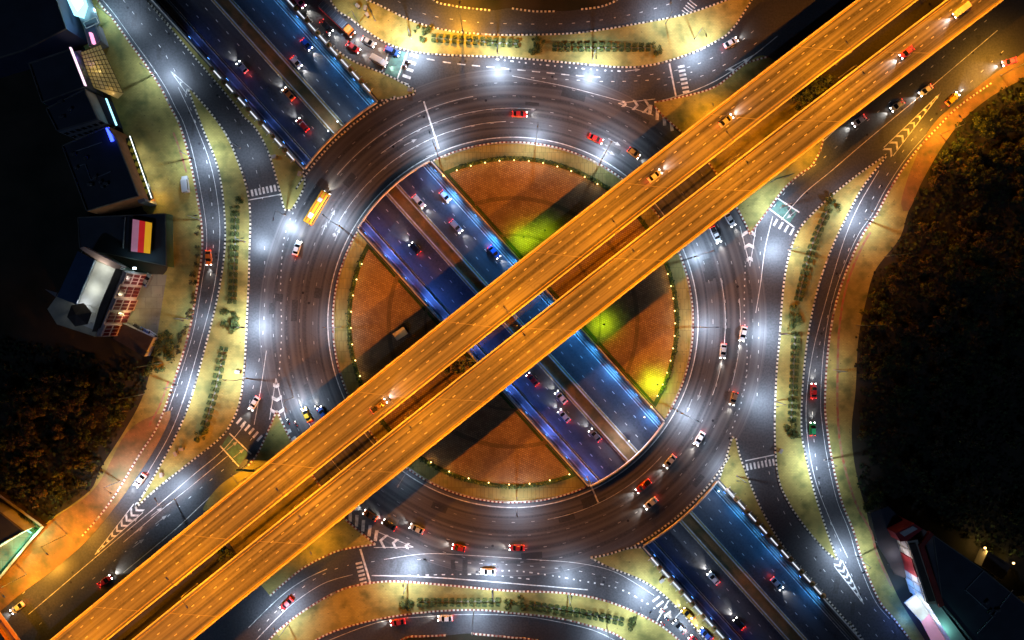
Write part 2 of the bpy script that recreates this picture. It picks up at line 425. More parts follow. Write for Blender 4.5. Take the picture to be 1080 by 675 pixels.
# ---- underpass: floor, ledges, walls, median, slab fascias
UZ = -5.5
def tq(s, t, z): p = T(s, t); return G(p[0], p[1], z)
def bar(mb, s0, s1, t0, t1, z0, z1, mi=0):
    q = [tq(s0, t0, z0), tq(s1, t0, z0), tq(s1, t1, z0), tq(s0, t1, z0)]
    mb.prism([(v.x, v.y) for v in q], z0, z1, mi)
m = MB(); n = 60
for t0, t1 in ((-50, -3), (-3, 7.5), (7.5, 50)):
    vs = []
    for i in range(n + 1):
        s = -900 + 1800 * i / n
        vs += [tq(s, t0, UZ), tq(s, t1, UZ)]
    m.add(vs, [(2 * i, 2 * i + 2, 2 * i + 3, 2 * i + 1) for i in range(n)])
uroad = struct(m.build('underpass_road', 'under_asphalt'))
uvl = uroad.data.uv_layers.new(name='UVMap')
ax = Vector((AX[0], -AX[1], 0)); pxv = Vector((PX[0], -PX[1], 0))
for lp in uroad.data.loops:
    co = uroad.data.vertices[lp.vertex_index].co
    uvl.data[lp.index].uv = (co.dot(pxv) / 30.0, co.dot(ax))
wl = thing('underpass', 'concrete cutting that carries the sunken blue-lit road beneath the roundabout', 'underpass', tq(0, 0, UZ))
def upart(name, mb, mats, par=None):
    o = mb.build(name, mats); o.parent = wl if par is None else par
    if par is None: o.matrix_parent_inverse = Matrix.Translation(-wl.location)
    return o
for sgn in (-1, 1):
    m = MB(); bar(m, -900, 900, sgn * 51.6, sgn * 54.5, UZ - 0.5, -0.02); upart('retaining_wall', m, 'concrete_dark')
    m = MB(); w0 = 42 if sgn < 0 else 46
    bar(m, -900, 900, sgn * w0, sgn * 51.6, UZ - 0.3, UZ + 0.28); upart('ledge', m, 'concrete_dark')
    m = MB(); bar(m, -900, 900, sgn * 48.6, sgn * 49.6, UZ + 0.28, UZ + 0.7)
    bar(m, -900, 900, sgn * (w0 + 0.2), sgn * (w0 + 1.3), UZ + 0.28, UZ + 0.95); upart('guard_wall', m, 'concrete')
for t0, t1 in ((-4.6, -3.2), (7.6, 9.0)):
    m = MB(); bar(m, -900, 900, t0, t1, UZ, UZ + 1.1); upart('median_wall', m, 'parapet_white')
    m = MB(); tm = -5.6 if t0 < 0 else 10.0
    bar(m, -900, 900, tm - 0.35, tm + 0.35, UZ + 0.006, UZ + 0.016); upart('yellow_line', m, 'paint_yellow')
m = MB(); bar(m, -900, 900, -3.2, 7.6, UZ, UZ + 0.55); upart('median_bed', m, 'verge')
# slab edges over the three openings and soffit
def arcwall(r, sg, z0, z1, w, name, mt):
    pts = []
    for i in range(25):
        t = -TW + 2 * TW * i / 24; q = T(sg * send(t, r), t); pts.append(G(q[0], q[1], 0))
    m = MB(); m.rail(pts, w, z1 - z0, zb=z0); return upart(name, m, mt)
for sg in (-1, 1):
    arcwall(270.9, sg, -1.3, -0.03, 0.6, 'slab_fascia', 'concrete'); arcwall(192.3, sg, -1.3, -0.03, 0.6, 'slab_fascia', 'concrete')
    m = MB(); L = [T(sg * send(t, 270), t) for t in (-51, -25, 0, 25, 51)] + [T(sg * send(t, 193), t) for t in (51, 25, 0, -25, -51)]
    m.prism([tuple(G(*p).xy) for p in L], -1.25, -0.9); upart('deck_slab', m, 'concrete_dark')
    # parapets on the slab edges
    o = arcwall(272.2, sg, 0.0, 0.95, 0.38, 'parapet', 'parapet_white'); o2 = arcwall(190.8, sg, 0.0, 0.95, 0.38, 'parapet', 'parapet_white')
for t, w in ((52.6, 0.35), (-52.6, 0.35)):
    for s0, s1 in ((-900, -send(t, 273)), (-send(t, 190), send(t, 190)), (send(t, 273), 900)):
        m = MB(); m.rail([tq(s0, t, 0), tq(s1, t, 0)], w, 0.9); upart('side_parapet', m, 'parapet_white')
# lane lines in the underpass
def dashes(mb, pts, on, off, w, z=0.012, mi=0, phase=0.0):
    pts = [Vector(p) for p in pts]
    P = resample([(p.x, p.y, p.z) for p in pts], 0.5); per = on + off; cur = []
    for i, p in enumerate(P):
        if ((i * 0.5 + phase) % per) < on: cur.append(Vector(p))
        else:
            if len(cur) > 1: mb.strip(cur, w, z, mi)
            cur = []
    if len(cur) > 1: mb.strip(cur, w, z, mi)
m = MB()
for t in (-29.5, -17, 21, 33.5): dashes(m, [tq(-700, t, UZ), tq(700, t, UZ)], 1.5, 3.5, 0.2, UZ + 0.012)
m.build('lane_line', 'paint_white', uroad)
m = MB()
for t in (-40.5, 44.2, -6.6, 11.0, -39.4, 43.2)[:4]: m.strip([tq(-900, t, UZ), tq(900, t, UZ)], 0.18, UZ + 0.01)
m.build('edge_line', 'paint_white', uroad)

# ------------------------------------------------------------------ pavements with painted kerbs
def loop_of(segs):
    out = []
    for sgm in segs:
        pts = cr(sgm) if len(sgm) > 2 else list(sgm)
        out += pts if not out else (pts[1:] if out[-1] == pts[0] else pts)
    if out[0] == out[-1]: out = out[:-1]
    return out
def kerb(paths, par, style='white', w=0.5, h=0.22):
    alt = {'white': [0, 1], 'red': [0, 2]}[style]; rk = random.Random(int(paths[0][0][0]) + 77)
    alt = [(3 if rk.random() < .12 else alt[0]) if i % 2 == 0 else (3 if rk.random() < .04 else alt[1]) for i in range(1200)]
    m = MB()
    for sgm in paths:
        pts = cr(sgm) if len(sgm) > 2 else list(sgm)
        P = resample([tuple(G(*p)) for p in pts], 0.62)
        m.rail([Vector(p) for p in P], w, h, alt=alt)
    o = m.build('kerb', ['kerb_white', 'kerb_dark', 'kerb_red', 'kerb_dirty'], par); return o
def pave(segs, mt='paving', z=0.15, kerbs=None, style='white', name='pavement'):
    m = MB(); L = loop_of(segs); m.poly([L], z)
    o = struct(m.build(name, mt)); kerb(segs if kerbs is None else kerbs, o, style); return o
A_L = [(199, 95), (213, 133), (230, 177), (237, 225), (237, 265), (230, 312), (217, 365), (200, 425), (184, 463), (160, 507), (143, 535)]
A_R = [(143, 536), (167, 514), (200, 488), (230, 464), (243, 448), (253, 424), (258, 385), (261, 325), (263, 275), (263, 213), (250, 167), (233, 133), (203, 96)]
pave([A_L, A_R])
W_K = [(60, -70), (103, 0), (117, 17), (137, 45), (153, 67), (170, 93), (180, 113), (190, 133), (200, 167), (208, 207), (213, 240), (213, 268), (208, 302), (200, 348), (187, 392), (167, 448), (147, 480), (123, 520), (103, 547), (87, 565), (33, 606), (0, 632), (-120, 730)]
west = pave([W_K, [(-120, 730), (-900, 1300), (-900, -70), (60, -70)]], 'paving', kerbs=[W_K[:-3], ], style='red')
def trench_edge(t, s0, s1): return [T(s0, t), T(s1, t)]
Cc = T(-send(-54.8, 273), -54.8); Cf = T(-470, -54.8)
C_L = [(Cf[0] - 3, Cf[1]), (155, 0), (200, 54), (245, 107), (257, 123), (270, 136), (283, 160), (293, 193), (300, 221)]
C_R = [(300, 221), (307, 222), (321, 197), Cc]
pave([C_L, C_R, [Cc, Cf], [Cf, (Cf[0] - 3, Cf[1])]], kerbs=[C_L, C_R])
Dc = T(-send(54.8, 273), 54.8); Df = T(-470, 54.8)
D_1 = [(Df[0] + 6, Df[1]), (308, 5), (337, 37), (370, 63), (410, 80), (438, 95)]
D_2 = [(438, 95), (437, 99), (418, 104), Dc]
pave([D_1, D_2, [Dc, Df], [Df, (Df[0] + 6, Df[1])]], kerbs=[D_1, D_2])
E_U = [(352, -60), (366, -14), (403, 7), (437, 23), (470, 32), (505, 36), (540, 37), (607, 35), (673, 25), (723, 15), (767, 0), (800, -12)]
E_L = [(800, -12), (773, 30), (753, 45), (727, 57), (690, 68), (657, 71), (607, 67), (540, 61), (470, 58), (437, 55), (413, 48), (393, 37), (370, 20), (350, 3), (322, -60)]
pave([E_U, E_L, [(322, -60), (352, -60)]], kerbs=[E_U, E_L])
F_K = [(440, -25), (457, 0), (477, 6), (497, 9), (517, 11)]; F_2 = [(540, 9), (563, 12), (587, 12)]; F_3 = [(613, 10), (643, 4), (680, -20)]
pave([[(440, -25), (457, 0), (477, 6), (517, 11), (540, 9), (587, 12), (613, 10), (643, 4), (680, -20)], [(680, -20), (440, -25)]], 'soil', kerbs=[F_K, F_2, F_3])
m = MB(); m.poly([[(430, -400), (700, -400), (690, -22), (440, -27)]], 0.14); struct(m.build('ground', 'soil'))
gr = [arc(268.5, a, b, 12) for a, b in ((19, 57), )][0]
G_T = [(690, 108), (707, 105), (740, 97), (757, 90), (770, 80), (787, 67), (810, 60), (850, 95), (868, 140), (858, 172), (843, 184), (826, 200), (805, 228), (796, 240), (791, 247)]
G_B = [(791, 247), (785, 234), (773, 212), (757, 185), (735, 157), (720, 141), (700, 123), (690, 112)]
pave([G_T, G_B, [(690, 112), (690, 108)]], 'paving', kerbs=[G_T[:7] , G_T[7:], G_B], style='red')
H_L = [(935, 163), (893, 193), (857, 225), (840, 247), (830, 278), (825, 315), (822, 358), (819, 392), (817, 450), (820, 500), (830, 527), (847, 553), (867, 577), (881, 590)]
H_R = [(883, 590), (873, 563), (860, 523), (850, 483), (845, 450), (847, 398), (853, 348), (863, 302), (877, 262), (892, 230), (910, 197), (933, 167)]
pave([H_L, H_R, [(933, 167), (935, 163)]])
I_K = [(1180, -10), (1090, 58), (1045, 88), (1010, 113), (990, 133), (963, 163), (940, 197), (925, 225), (910, 247), (897, 275), (885, 308), (877, 342), (872, 382), (870, 425), (872, 450), (877, 483), (887, 527), (900, 560), (910, 593), (927, 633), (943, 653), (972, 690), (1010, 740)]
east = pave([I_K, [(1010, 740), (1100, 1440), (1980, 1440), (1980, -10), (1180, -10)]], 'paving', kerbs=[I_K[2:]], style='red')
Jc = T(send(54.8, 273), 54.8); Jf = T(470, 54.8)
J_1 = [Jc, (766, 482), (772, 461)]; J_2 = [(772, 461), (776, 462), (780, 480), (790, 507), (803, 537), (820, 567), (843, 598), (877, 637), (910, 675), (Jf[0] + 3, Jf[1])]
pave([J_1, J_2, [(Jf[0] + 3, Jf[1]), Jf], [Jf, Jc]], kerbs=[J_1, J_2])
Kc = T(send(-54.8, 273), -54.8); Kf = T(470, -54.8)
K_1 = [(Kf[0] - 6, Kf[1]), (770, 695), (740, 670), (720, 647), (697, 625), (673, 610), (640, 597), (623, 588)]
K_2 = [(623, 588), (640, 585), (663, 578), Kc]
pave([K_1, K_2, [Kc, Kf], [Kf, (Kf[0] - 6, Kf[1])]], kerbs=[K_1, K_2])
L_T = [(250, 720), (283, 676), (303, 657), (330, 638), (360, 622), (390, 615), (420, 613), (470, 617), (537, 623), (590, 625), (633, 632), (673, 647), (707, 667), (745, 705)]
L_B = [(720, 720), (690, 690), (660, 675), (640, 665), (590, 652), (537, 646), (503, 643), (453, 645), (403, 652), (360, 663), (333, 675), (290, 700)]
pave([L_T, [(745, 705), (720, 720)], L_B, [(290, 700), (250, 720)]], kerbs=[L_T, L_B], style='red')
M_1 = [(405, 690), (427, 673), (447, 671), (470, 670)]; M_2 = [(497, 668), (537, 672), (570, 676), (600, 690)]
pave([[(405, 690), (427, 673), (470, 670), (497, 668), (537, 672), (570, 676), (600, 690)], [(600, 690), (405, 690)]], 'soil', kerbs=[M_1, M_2], style='red')
m = MB(); m.poly([[(402, 692), (604, 692), (640, 1100), (360, 1100)]], 0.14); struct(m.build('ground', 'soil'))
N_R = [(292, 433), (298, 446), (309, 468), (325, 495), (345, 522), (362, 545), (380, 561), (396, 574)]
N_B = [(396, 574), (375, 577), (353, 582), (323, 597), (303, 612), (285, 628)]
N_L = [(285, 628), (262, 600), (222, 545), (215, 535), (232, 512), (262, 491), (272, 478), (284, 452), (292, 433)]
pave([N_R, N_B, N_L], 'paving', kerbs=[N_R, N_B, N_L[5:]], style='red')
TH0 = math.degrees(math.atan2(-AX[1], AX[0]))
# the two halves of the round island
def half(r, z, mt, name, t=54.8):
    a = math.degrees(math.asin((t - 3.5) / r)); b = math.degrees(math.asin((t + 3.5) / r))
    # angle of the underpass direction seen from above
    th = math.degrees(math.atan2(-AX[1], AX[0]))
    out = []
    out.append(arc(r, th + a, th + 180 - a, 60)); out.append(arc(r, th + 180 + b, th + 360 - b, 60)); return out
halves = half(190, 0.15, '', '')
for hpts in halves:
    m = MB(); m.poly([hpts], 0.15); o = struct(m.build('pavement', 'footpath'))
    kerb([hpts], o, 'red', 0.45)
for hpts in half(175, 0, '', '', 55.2):
    m = MB(); m.poly([hpts], 0.156); struct(m.build('lawn', 'lawn'))
for hpts in half(170.5, 0, '', '', 58):
    m = MB(); m.poly([hpts], 0.162); o = struct(m.build('plaza', 'brick_paving'))
for a0, a1 in ((TH0 + 24, TH0 + 156), (TH0 + 206, TH0 + 334)):
    for r_, w_ in ((131, 1.3), (92, .8)):
        m = MB(); m.strip([G(*p) for p in arc(r_, a0 + (131 - r_) * .25, a1 - (131 - r_) * .25, 60)], w_, .166); struct(m.build('path', 'brick_dark'))
# dark open land behind the pavements
W_S = [(-900, -60), (40, -60), (60, 0), (95, 60), (118, 105), (140, 170), (152, 222), (178, 232), (178, 280), (166, 300), (165, 350), (160, 385), (150, 420), (133, 452), (107, 493), (97, 515), (75, 533), (50, 551), (20, 590), (-20, 640), (-900, 1200)]
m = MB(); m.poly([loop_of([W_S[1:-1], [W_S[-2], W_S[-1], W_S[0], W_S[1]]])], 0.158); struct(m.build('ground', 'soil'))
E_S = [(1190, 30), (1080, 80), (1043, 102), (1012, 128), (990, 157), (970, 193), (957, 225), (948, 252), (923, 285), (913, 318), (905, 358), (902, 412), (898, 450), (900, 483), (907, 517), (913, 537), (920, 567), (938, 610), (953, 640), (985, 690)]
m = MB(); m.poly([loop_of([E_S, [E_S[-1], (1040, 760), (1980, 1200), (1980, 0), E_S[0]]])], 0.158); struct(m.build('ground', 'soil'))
# worn earth strips beside the pavements
def patch(pts, mt, z, name='verge'):
    m = MB(); m.poly([loop_of([pts + [pts[0]]])], z); return struct(m.build(name, mt))
patch([(20, 628), (90, 572), (150, 495), (180, 440), (172, 435), (135, 455), (100, 515), (50, 553), (0, 610), (-40, 665), (-90, 720)], 'verge', 0.164)
patch([(1070, 62), (1030, 92), (985, 130), (962, 175), (950, 215), (958, 222), (972, 192), (992, 157), (1014, 128), (1045, 102), (1085, 80), (1150, 45), (1150, 10)], 'verge', 0.164)
def redline(pts, w=0.6):
    m = MB(); m.strip([G(*p) for p in cr(pts)], w, 0.17); struct(m.build('cycle_strip', 'paint_red'))
redline([(183, 140), (187, 150), (192, 165), (197, 182)]); redline([(178, 402), (170, 425), (157, 450)]); redline([(918, 245), (908, 262), (893, 300), (885, 345), (883, 400), (884, 450), (890, 490), (903, 532), (918, 560), (925, 585), (940, 618)], 0.7)

# ------------------------------------------------------------------ road markings (children of the road)
def sym(pts): return [(1082 - x, 680 - y) for x, y in pts]
solid, dash = MB(), MB()
Z1 = 0.011
def sl(pts, w=0.16): solid.strip([G(*p) for p in cr(pts)], w, Z1)
def dl(pts, on=1.4, off=2.9, w=0.16, ph=0.0): dashes(dash, [G(*p) for p in cr(pts)], on, off, w, Z1, 0, ph)
W1 = [(130, 0), (147, 22), (168, 48), (187, 80), (203, 120), (217, 165), (223, 210), (225, 260), (219, 310), (208, 350), (193, 400), (175, 445), (150, 490), (118, 535), (70, 582), (20, 630)]
dl(W1)
A_off = [(188, 92), (207, 133), (223, 177), (231, 225), (231, 265), (224, 312), (211, 362), (194, 420), (178, 460), (155, 500)]
sl(A_off, .14); sl([(x + 1082 - 2 * x, 680 - y) for x, y in A_off], .14)
B_off = [(x + 4.5, y - 1) for x, y in W_K[1:-3]]; sl(B_off, .12)
W2 = [(120, -40), (150, 0), (185, 45), (222, 90), (247, 125), (266, 165), (277, 210)]
dl(W2); dl([(279, 260), (279, 320), (275, 370), (262, 430)]); 
SWr = [(258, 448), (235, 475), (205, 500), (170, 530), (110, 580), (30, 648)]
sl(SWr, .18); dl([(266, 462), (245, 487), (215, 512), (180, 542), (120, 592), (40, 660)]); sl([(247, 501), (215, 530), (183, 560), (130, 604)], .2); sl([(240, 481), (205, 510), (170, 538), (130, 572)], .14)
dl(sym(W1)); dl(sym(W2)); dl([(803, 250), (800, 300), (800, 370), (798, 430)])
sl(sym(SWr), .16); dl(sym([(266, 462), (245, 487), (215, 512), (180, 542), (120, 592), (40, 660)])); sl(sym([(247, 501), (215, 530), (183, 560), (130, 604)]), .2)
sl([(x - 4.5, y) for x, y in I_K[3:-2]], .12)
sl([(815, 228), (807, 262), (802, 300), (797, 330)], .2); sl([(268, 448), (275, 410), (281, 370)], .16)
dl([(312, 218), (300, 250), (296, 300), (297, 350), (294, 400)], 1, 1, .3); dl([(770, 458), (783, 420), (788, 380), (785, 330), (786, 280)], 1, 1, .3)
NR = [(450, 62), (480, 67), (540, 73), (600, 79), (640, 82)]
dl(NR, 3.0, 1.6, .32); dl([(523, 62.5), (560, 67), (600, 71), (640, 74.5), (665, 75)], 1.1, 1.1, .4)
dl([(560, 82), (600, 84), (640, 86), (690, 84), (730, 76)], 1.5, 2, .2)
dl([(672, 80), (705, 76), (740, 66), (775, 48), (800, 28)], 1.4, 2.4, .16); dl([(700, 90), (735, 82), (768, 66), (805, 40)], 1.4, 2.4, .16)
sl([(660, 108), (600, 92), (560, 84), (540, 80)], .14); sl([(690, 108), (725, 98), (757, 84), (790, 62), (820, 38)], .2)
dl([(505, 603), (540, 602), (575, 606), (610, 612), (650, 620), (680, 635), (705, 652)], 1.1, 1.1, .4); dl([(430, 607), (470, 606), (510, 606), (560, 611)], 1.3, 1.3, .3)
sl([(392, 607), (440, 608), (500, 612), (560, 617), (620, 622)], .3)
sl([(345, 600), (320, 612), (295, 630), (262, 662)], .18); sl([(372, 606), (340, 616), (305, 640), (270, 675)], .14)
dl([(395, 592), (360, 598), (330, 612), (300, 636), (270, 668)], 1.4, 2.4, .16); dl([(440, 590), (500, 594), (560, 597), (620, 604), (660, 618)], 1.4, 2.4, .16)
sl([(405, 590), (450, 584), (500, 586), (560, 590), (610, 594), (650, 604), (690, 628)], .14)
for r, y0 in ((0, 0),):
    sl([(380, 6), (437, 30), (480, 37), (540, 41), (607, 39), (673, 30), (723, 19)], .14); dl([(395, -15), (440, 12), (490, 22), (540, 25), (610, 24), (680, 12), (740, -8)], 1.4, 2.8)
sl([(340, 678), (400, 656), (453, 650), (503, 648), (560, 651), (620, 663), (650, 676)], .14)
solid.build('edge_line', 'paint_white', road); dash.build('lane_line', 'paint_white', road)
ms, md = MB(), MB(); ZR = 0.017
ms.strip([G(*p) for p in arc(195.3, 0, 360, 200)], 0.28, ZR)
for r, on, off in ((211, 1.5, 4.5), (225, 1.5, 4.5), (239, 1.5, 4.5), (253, 1.5, 4.5)):
    dashes(md, [G(*p) for p in arc(r, 0, 360, 240)], on, off, 0.18, ZR)
for r, a, b in ((212, 92, 150), (226, 84, 128), (242, 100, 140), (211, 280, 318), (240, 200, 228), (224, 340, 372), (240, 344, 366)):
    ms.strip([G(*p) for p in arc(r, a, b, 40)], 0.14, ZR)
for (a, b) in (((447, 107), (463, 157)), ((619, 502), (631, 530)), ((731, 213), (764, 199))): ms.strip([G(*a), G(*b)], 0.45, ZR + .004)
ms.build('edge_line', 'paint_white', ring); md.build('lane_line', 'paint_worn', ring)
def zebra(a, b, n, length, w, z=Z1, par=road):
    """bars laid side by side from a to b, each bar 'length' px long across that line"""
    m = MB(); a, b = np.array(a, float), np.array(b, float); d = (b - a) / np.linalg.norm(b - a); q = np.array((-d[1], d[0]))
    for i in range(n):
        c = a + (b - a) * (i + .5) / n
        m.strip([G(*(c - q * length / 2)), G(*(c + q * length / 2))], w * S, z)
    m.build('crosswalk', 'paint_white', par)
zebra((264, 204), (296, 197), 8, 7, 2.2); zebra((718, 68), (724, 99), 7, 7, 2.4); zebra((378, 592), (384, 617), 6, 7, 2.2)
zebra((786, 493), (818, 487), 8, 7, 2.0); zebra((690, 629), (706, 650), 4, 9, 2.2); zebra((250, 442), (276, 464), 6, 8, 2.4); zebra((815, 233), (838, 246), 4, 8, 2.2); zebra((438, 55), (425, 92), 5, 9, 3.0); zebra((732, 2), (722, 15), 5, 10, 1.0)
def stopline(a, b, w=.5): 
    m = MB(); m.strip([G(*a), G(*b)], w, Z1 + .003); m.build('stop_line', 'paint_white', road)
stopline((706, 67), (713, 102)); stopline((380, 579), (391, 616), .6); stopline((430, 54), (418, 86), .4); stopline((414, 44), (402, 78), .4); stopline((707, 630), (693, 655), .4); stopline((723, 640), (712, 652), .3)
stopline((232, 470), (252, 492), .4); stopline((242, 457), (265, 479), .4); stopline((820, 209), (843, 224), .4); stopline((811, 220), (838, 240), .4)
stopline((296, 205), (262, 211), .3); stopline((786, 486), (820, 479), .3)
for q in ([(430, 56), (441, 58), (428, 88), (408, 80), (414, 62)], ):
    m = MB(); m.poly([[(416, 52), (431, 56), (421, 83), (405, 78)]], 0.008); m.build('cycle_box', 'paint_green', road)
m = MB(); m.poly([[(822, 210), (842, 222), (833, 235), (813, 222)]], 0.008); m.build('cycle_box', 'paint_green', road)
m = MB(); m.poly([[(241, 459), (262, 478), (253, 490), (233, 471)]], 0.008); m.build('cycle_box', 'paint_green', road)
def chevrons(tip, base, n, w0, w1, apex=0.5, z=0.014, bw=.8):
    """V bars from tip to base (pixels); w0..w1 half width in pixels; apex = how far a V leans"""
    m = MB(); tip, base = np.array(tip, float), np.array(base, float); L = np.linalg.norm(base - tip); d = (base - tip) / L; q = np.array((-d[1], d[0]))
    for i in range(n):
        u = (i + .6) / n; c = tip + d * L * u; w = w0 + (w1 - w0) * u
        th = d * bw / S * .5
        for s_ in (1, -1):
            e = c + q * s_ * w + d * w * apex; vs = [G(*(c - th), z), G(*(e - th), z), G(*(e + th), z), G(*(c + th), z)]
            nz_ = (vs[1] - vs[0]).cross(vs[2] - vs[0]).z; m.add(vs, [(0, 1, 2, 3) if nz_ > 0 else (3, 2, 1, 0)])
    for sg in (1, -1): m.strip([G(*tip), G(*(base + q * sg * (w1 + .6)))], 0.22, z + .003)
    m.build('chevron_marking', 'paint_white', road)
def hatch(a0, a1, b0, b1, n, bw=1.0, z=0.014):
    m = MB()
    for i in range(n):
        u = (i + .5) / n
        m.strip([G(a0[0] + (a1[0] - a0[0]) * u, a0[1] + (a1[1] - a0[1]) * u), G(b0[0] + (b1[0] - b0[0]) * u, b0[1] + (b1[1] - b0[1]) * u)], bw, z)
    m.build('hatch_marking', 'paint_white', road)
chevrons((100, 585), (146, 536), 9, 1, 6, 0.9); chevrons((992, 98), (937, 160), 9, 1, 6, 0.9); chevrons((911, 637), (884, 594), 7, 1, 4.5, 0.9, bw=.8)
chevrons((652, 109), (690, 113), 3, 2, 8, -0.8, bw=.9); chevrons((436, 577), (396, 569), 3, 2, 8, -0.8, bw=.9)
hatch((713, 141), (681, 118), (711, 128), (683, 108), 4, 1.0)
hatch((366, 535), (401, 562), (366, 548), (399, 573), 5, 1.0)
chevrons((791, 281), (789, 238), 3, 2, 8, -0.6, bw=1.1); chevrons((291, 399), (293, 442), 3, 2, 8, -0.6, bw=1.1)
hatch((770, 205), (786, 235), (780, 205), (792, 232), 3, 1.3); hatch((298, 452), (320, 488), (304, 450), (326, 480), 4, 1.1)
chevrons((180, 75), (200, 97), 3, 1, 3, 0.8, bw=.35); chevrons((795, 58), (768, 78), 2, 1.5, 4, .8, bw=.9); 
def arrow(px, py, dx, dy, turn=0, par=road, z=0.0125):
    m = MB(); p = G(px, py, 0); a = head_of(dx, dy); R = Matrix.Rotation(a, 3, 'Z')
    def q(x, y): v = p + R @ Vector((x, y, 0)); return (v.x, v.y, z)
    m.add([q(-2.2, -.12), q(.6, -.12), q(.6, .12), q(-2.2, .12)], [(0, 1, 2, 3)])
    m.add([q(.6, -.55), q(2.2, 0), q(.6, .55)], [(0, 1, 2)])
    if turn: m.add([q(-.6, turn * .1), q(.1, turn * .9), q(-.5, turn * 1.5), q(-1.3, turn * .9)], [(0, 1, 2, 3)] if turn < 0 else [(3, 2, 1, 0)])
    m.build('arrow_marking', 'paint_worn', par)
for a in ((165, 540, 1, -.75), (170, 548, 1, -.75), (145, 560, 1, -.75), (140, 550, 1, -.75, 1), (146, 573, 1, -.75), (433, 150, 1, -.5), (648, 150, 1, .6), (642, 160, 1, .6, -1), (727, 428, -.4, 1), (738, 415, -.3, 1), (342, 241, .4, -1), (356, 247, .4, -1, 1), (350, 228, .5, -1), (668, 74, 1, -.1), (457, 175 - 12, 1, -.3), (835, 226, -1, .8), (245, 470, 1, -.8), (252, 478, 1, -.8)):
    arrow(*a, **({'z': .021} if 190 < math.hypot(a[0] - 541, a[1] - 340) < 268 else {}))
# blue and gold slab joints on the kerb line between road and ring
m = MB()
for r, a, b in ((268.3, 118, 148), (268.3, 300, 328)): m.rail([G(*p) for p in arc(r, a, b, 60)], .5, .22, alt=[0, 1])
m2 = MB()
for a0, a1 in ((117.5, 148.5), (297.5, 328.5)):
    P = resample([tuple(G(*p)) for p in arc(268.3, a0, a1, 60)], .62); m2.rail([Vector(p) for p in P], .5, .24, alt=[0, 1])
m2.build('kerb', ['kerb_white', 'kerb_dark'], ring)

# ------------------------------------------------------------------ the flyovers
DZ = 8.0
def fit(pts):
    x = np.array([p[0] for p in pts], float); y = np.array([p[1] for p in pts], float)
    w = np.array([1 if -20 < a < 1100 else .3 for a in x]); c = np.polyfit(x, y, 2, w=w); return c
CV = [fit(p) for p in (
    [(52, 675), (270, 498), (327, 450), (540, 282), (608, 227), (810, 70), (903, 1)],
    [(115, 675), (270, 547), (393, 450), (538, 336), (677, 225), (810, 122.5), (967, 1)],
    [(137, 675), (270, 570), (417, 450), (540, 355), (703, 225), (810, 142), (997, 1)],
    [(202, 675), (270, 621), (483, 450), (540, 405), (767, 225), (810, 189), (1060, 0)])]
NS = 90
def edge(k, i):           # station i 0..NS along edge curve k
    x0 = [-215, -160, -140, -80][k]; x1 = [1180, 1240, 1270, 1330][k]
    x = x0 + (x1 - x0) * i / NS; return (x, float(np.polyval(CV[k], x)))
def deckpt(a, b, u, i, z):
    p, q = edge(a, i), edge(b, i); x = p[0] + (q[0] - p[0]) * u; y = p[1] + (q[1] - p[1]) * u
    v = V(x, y, DZ); v.z = z; return v
FLY = []
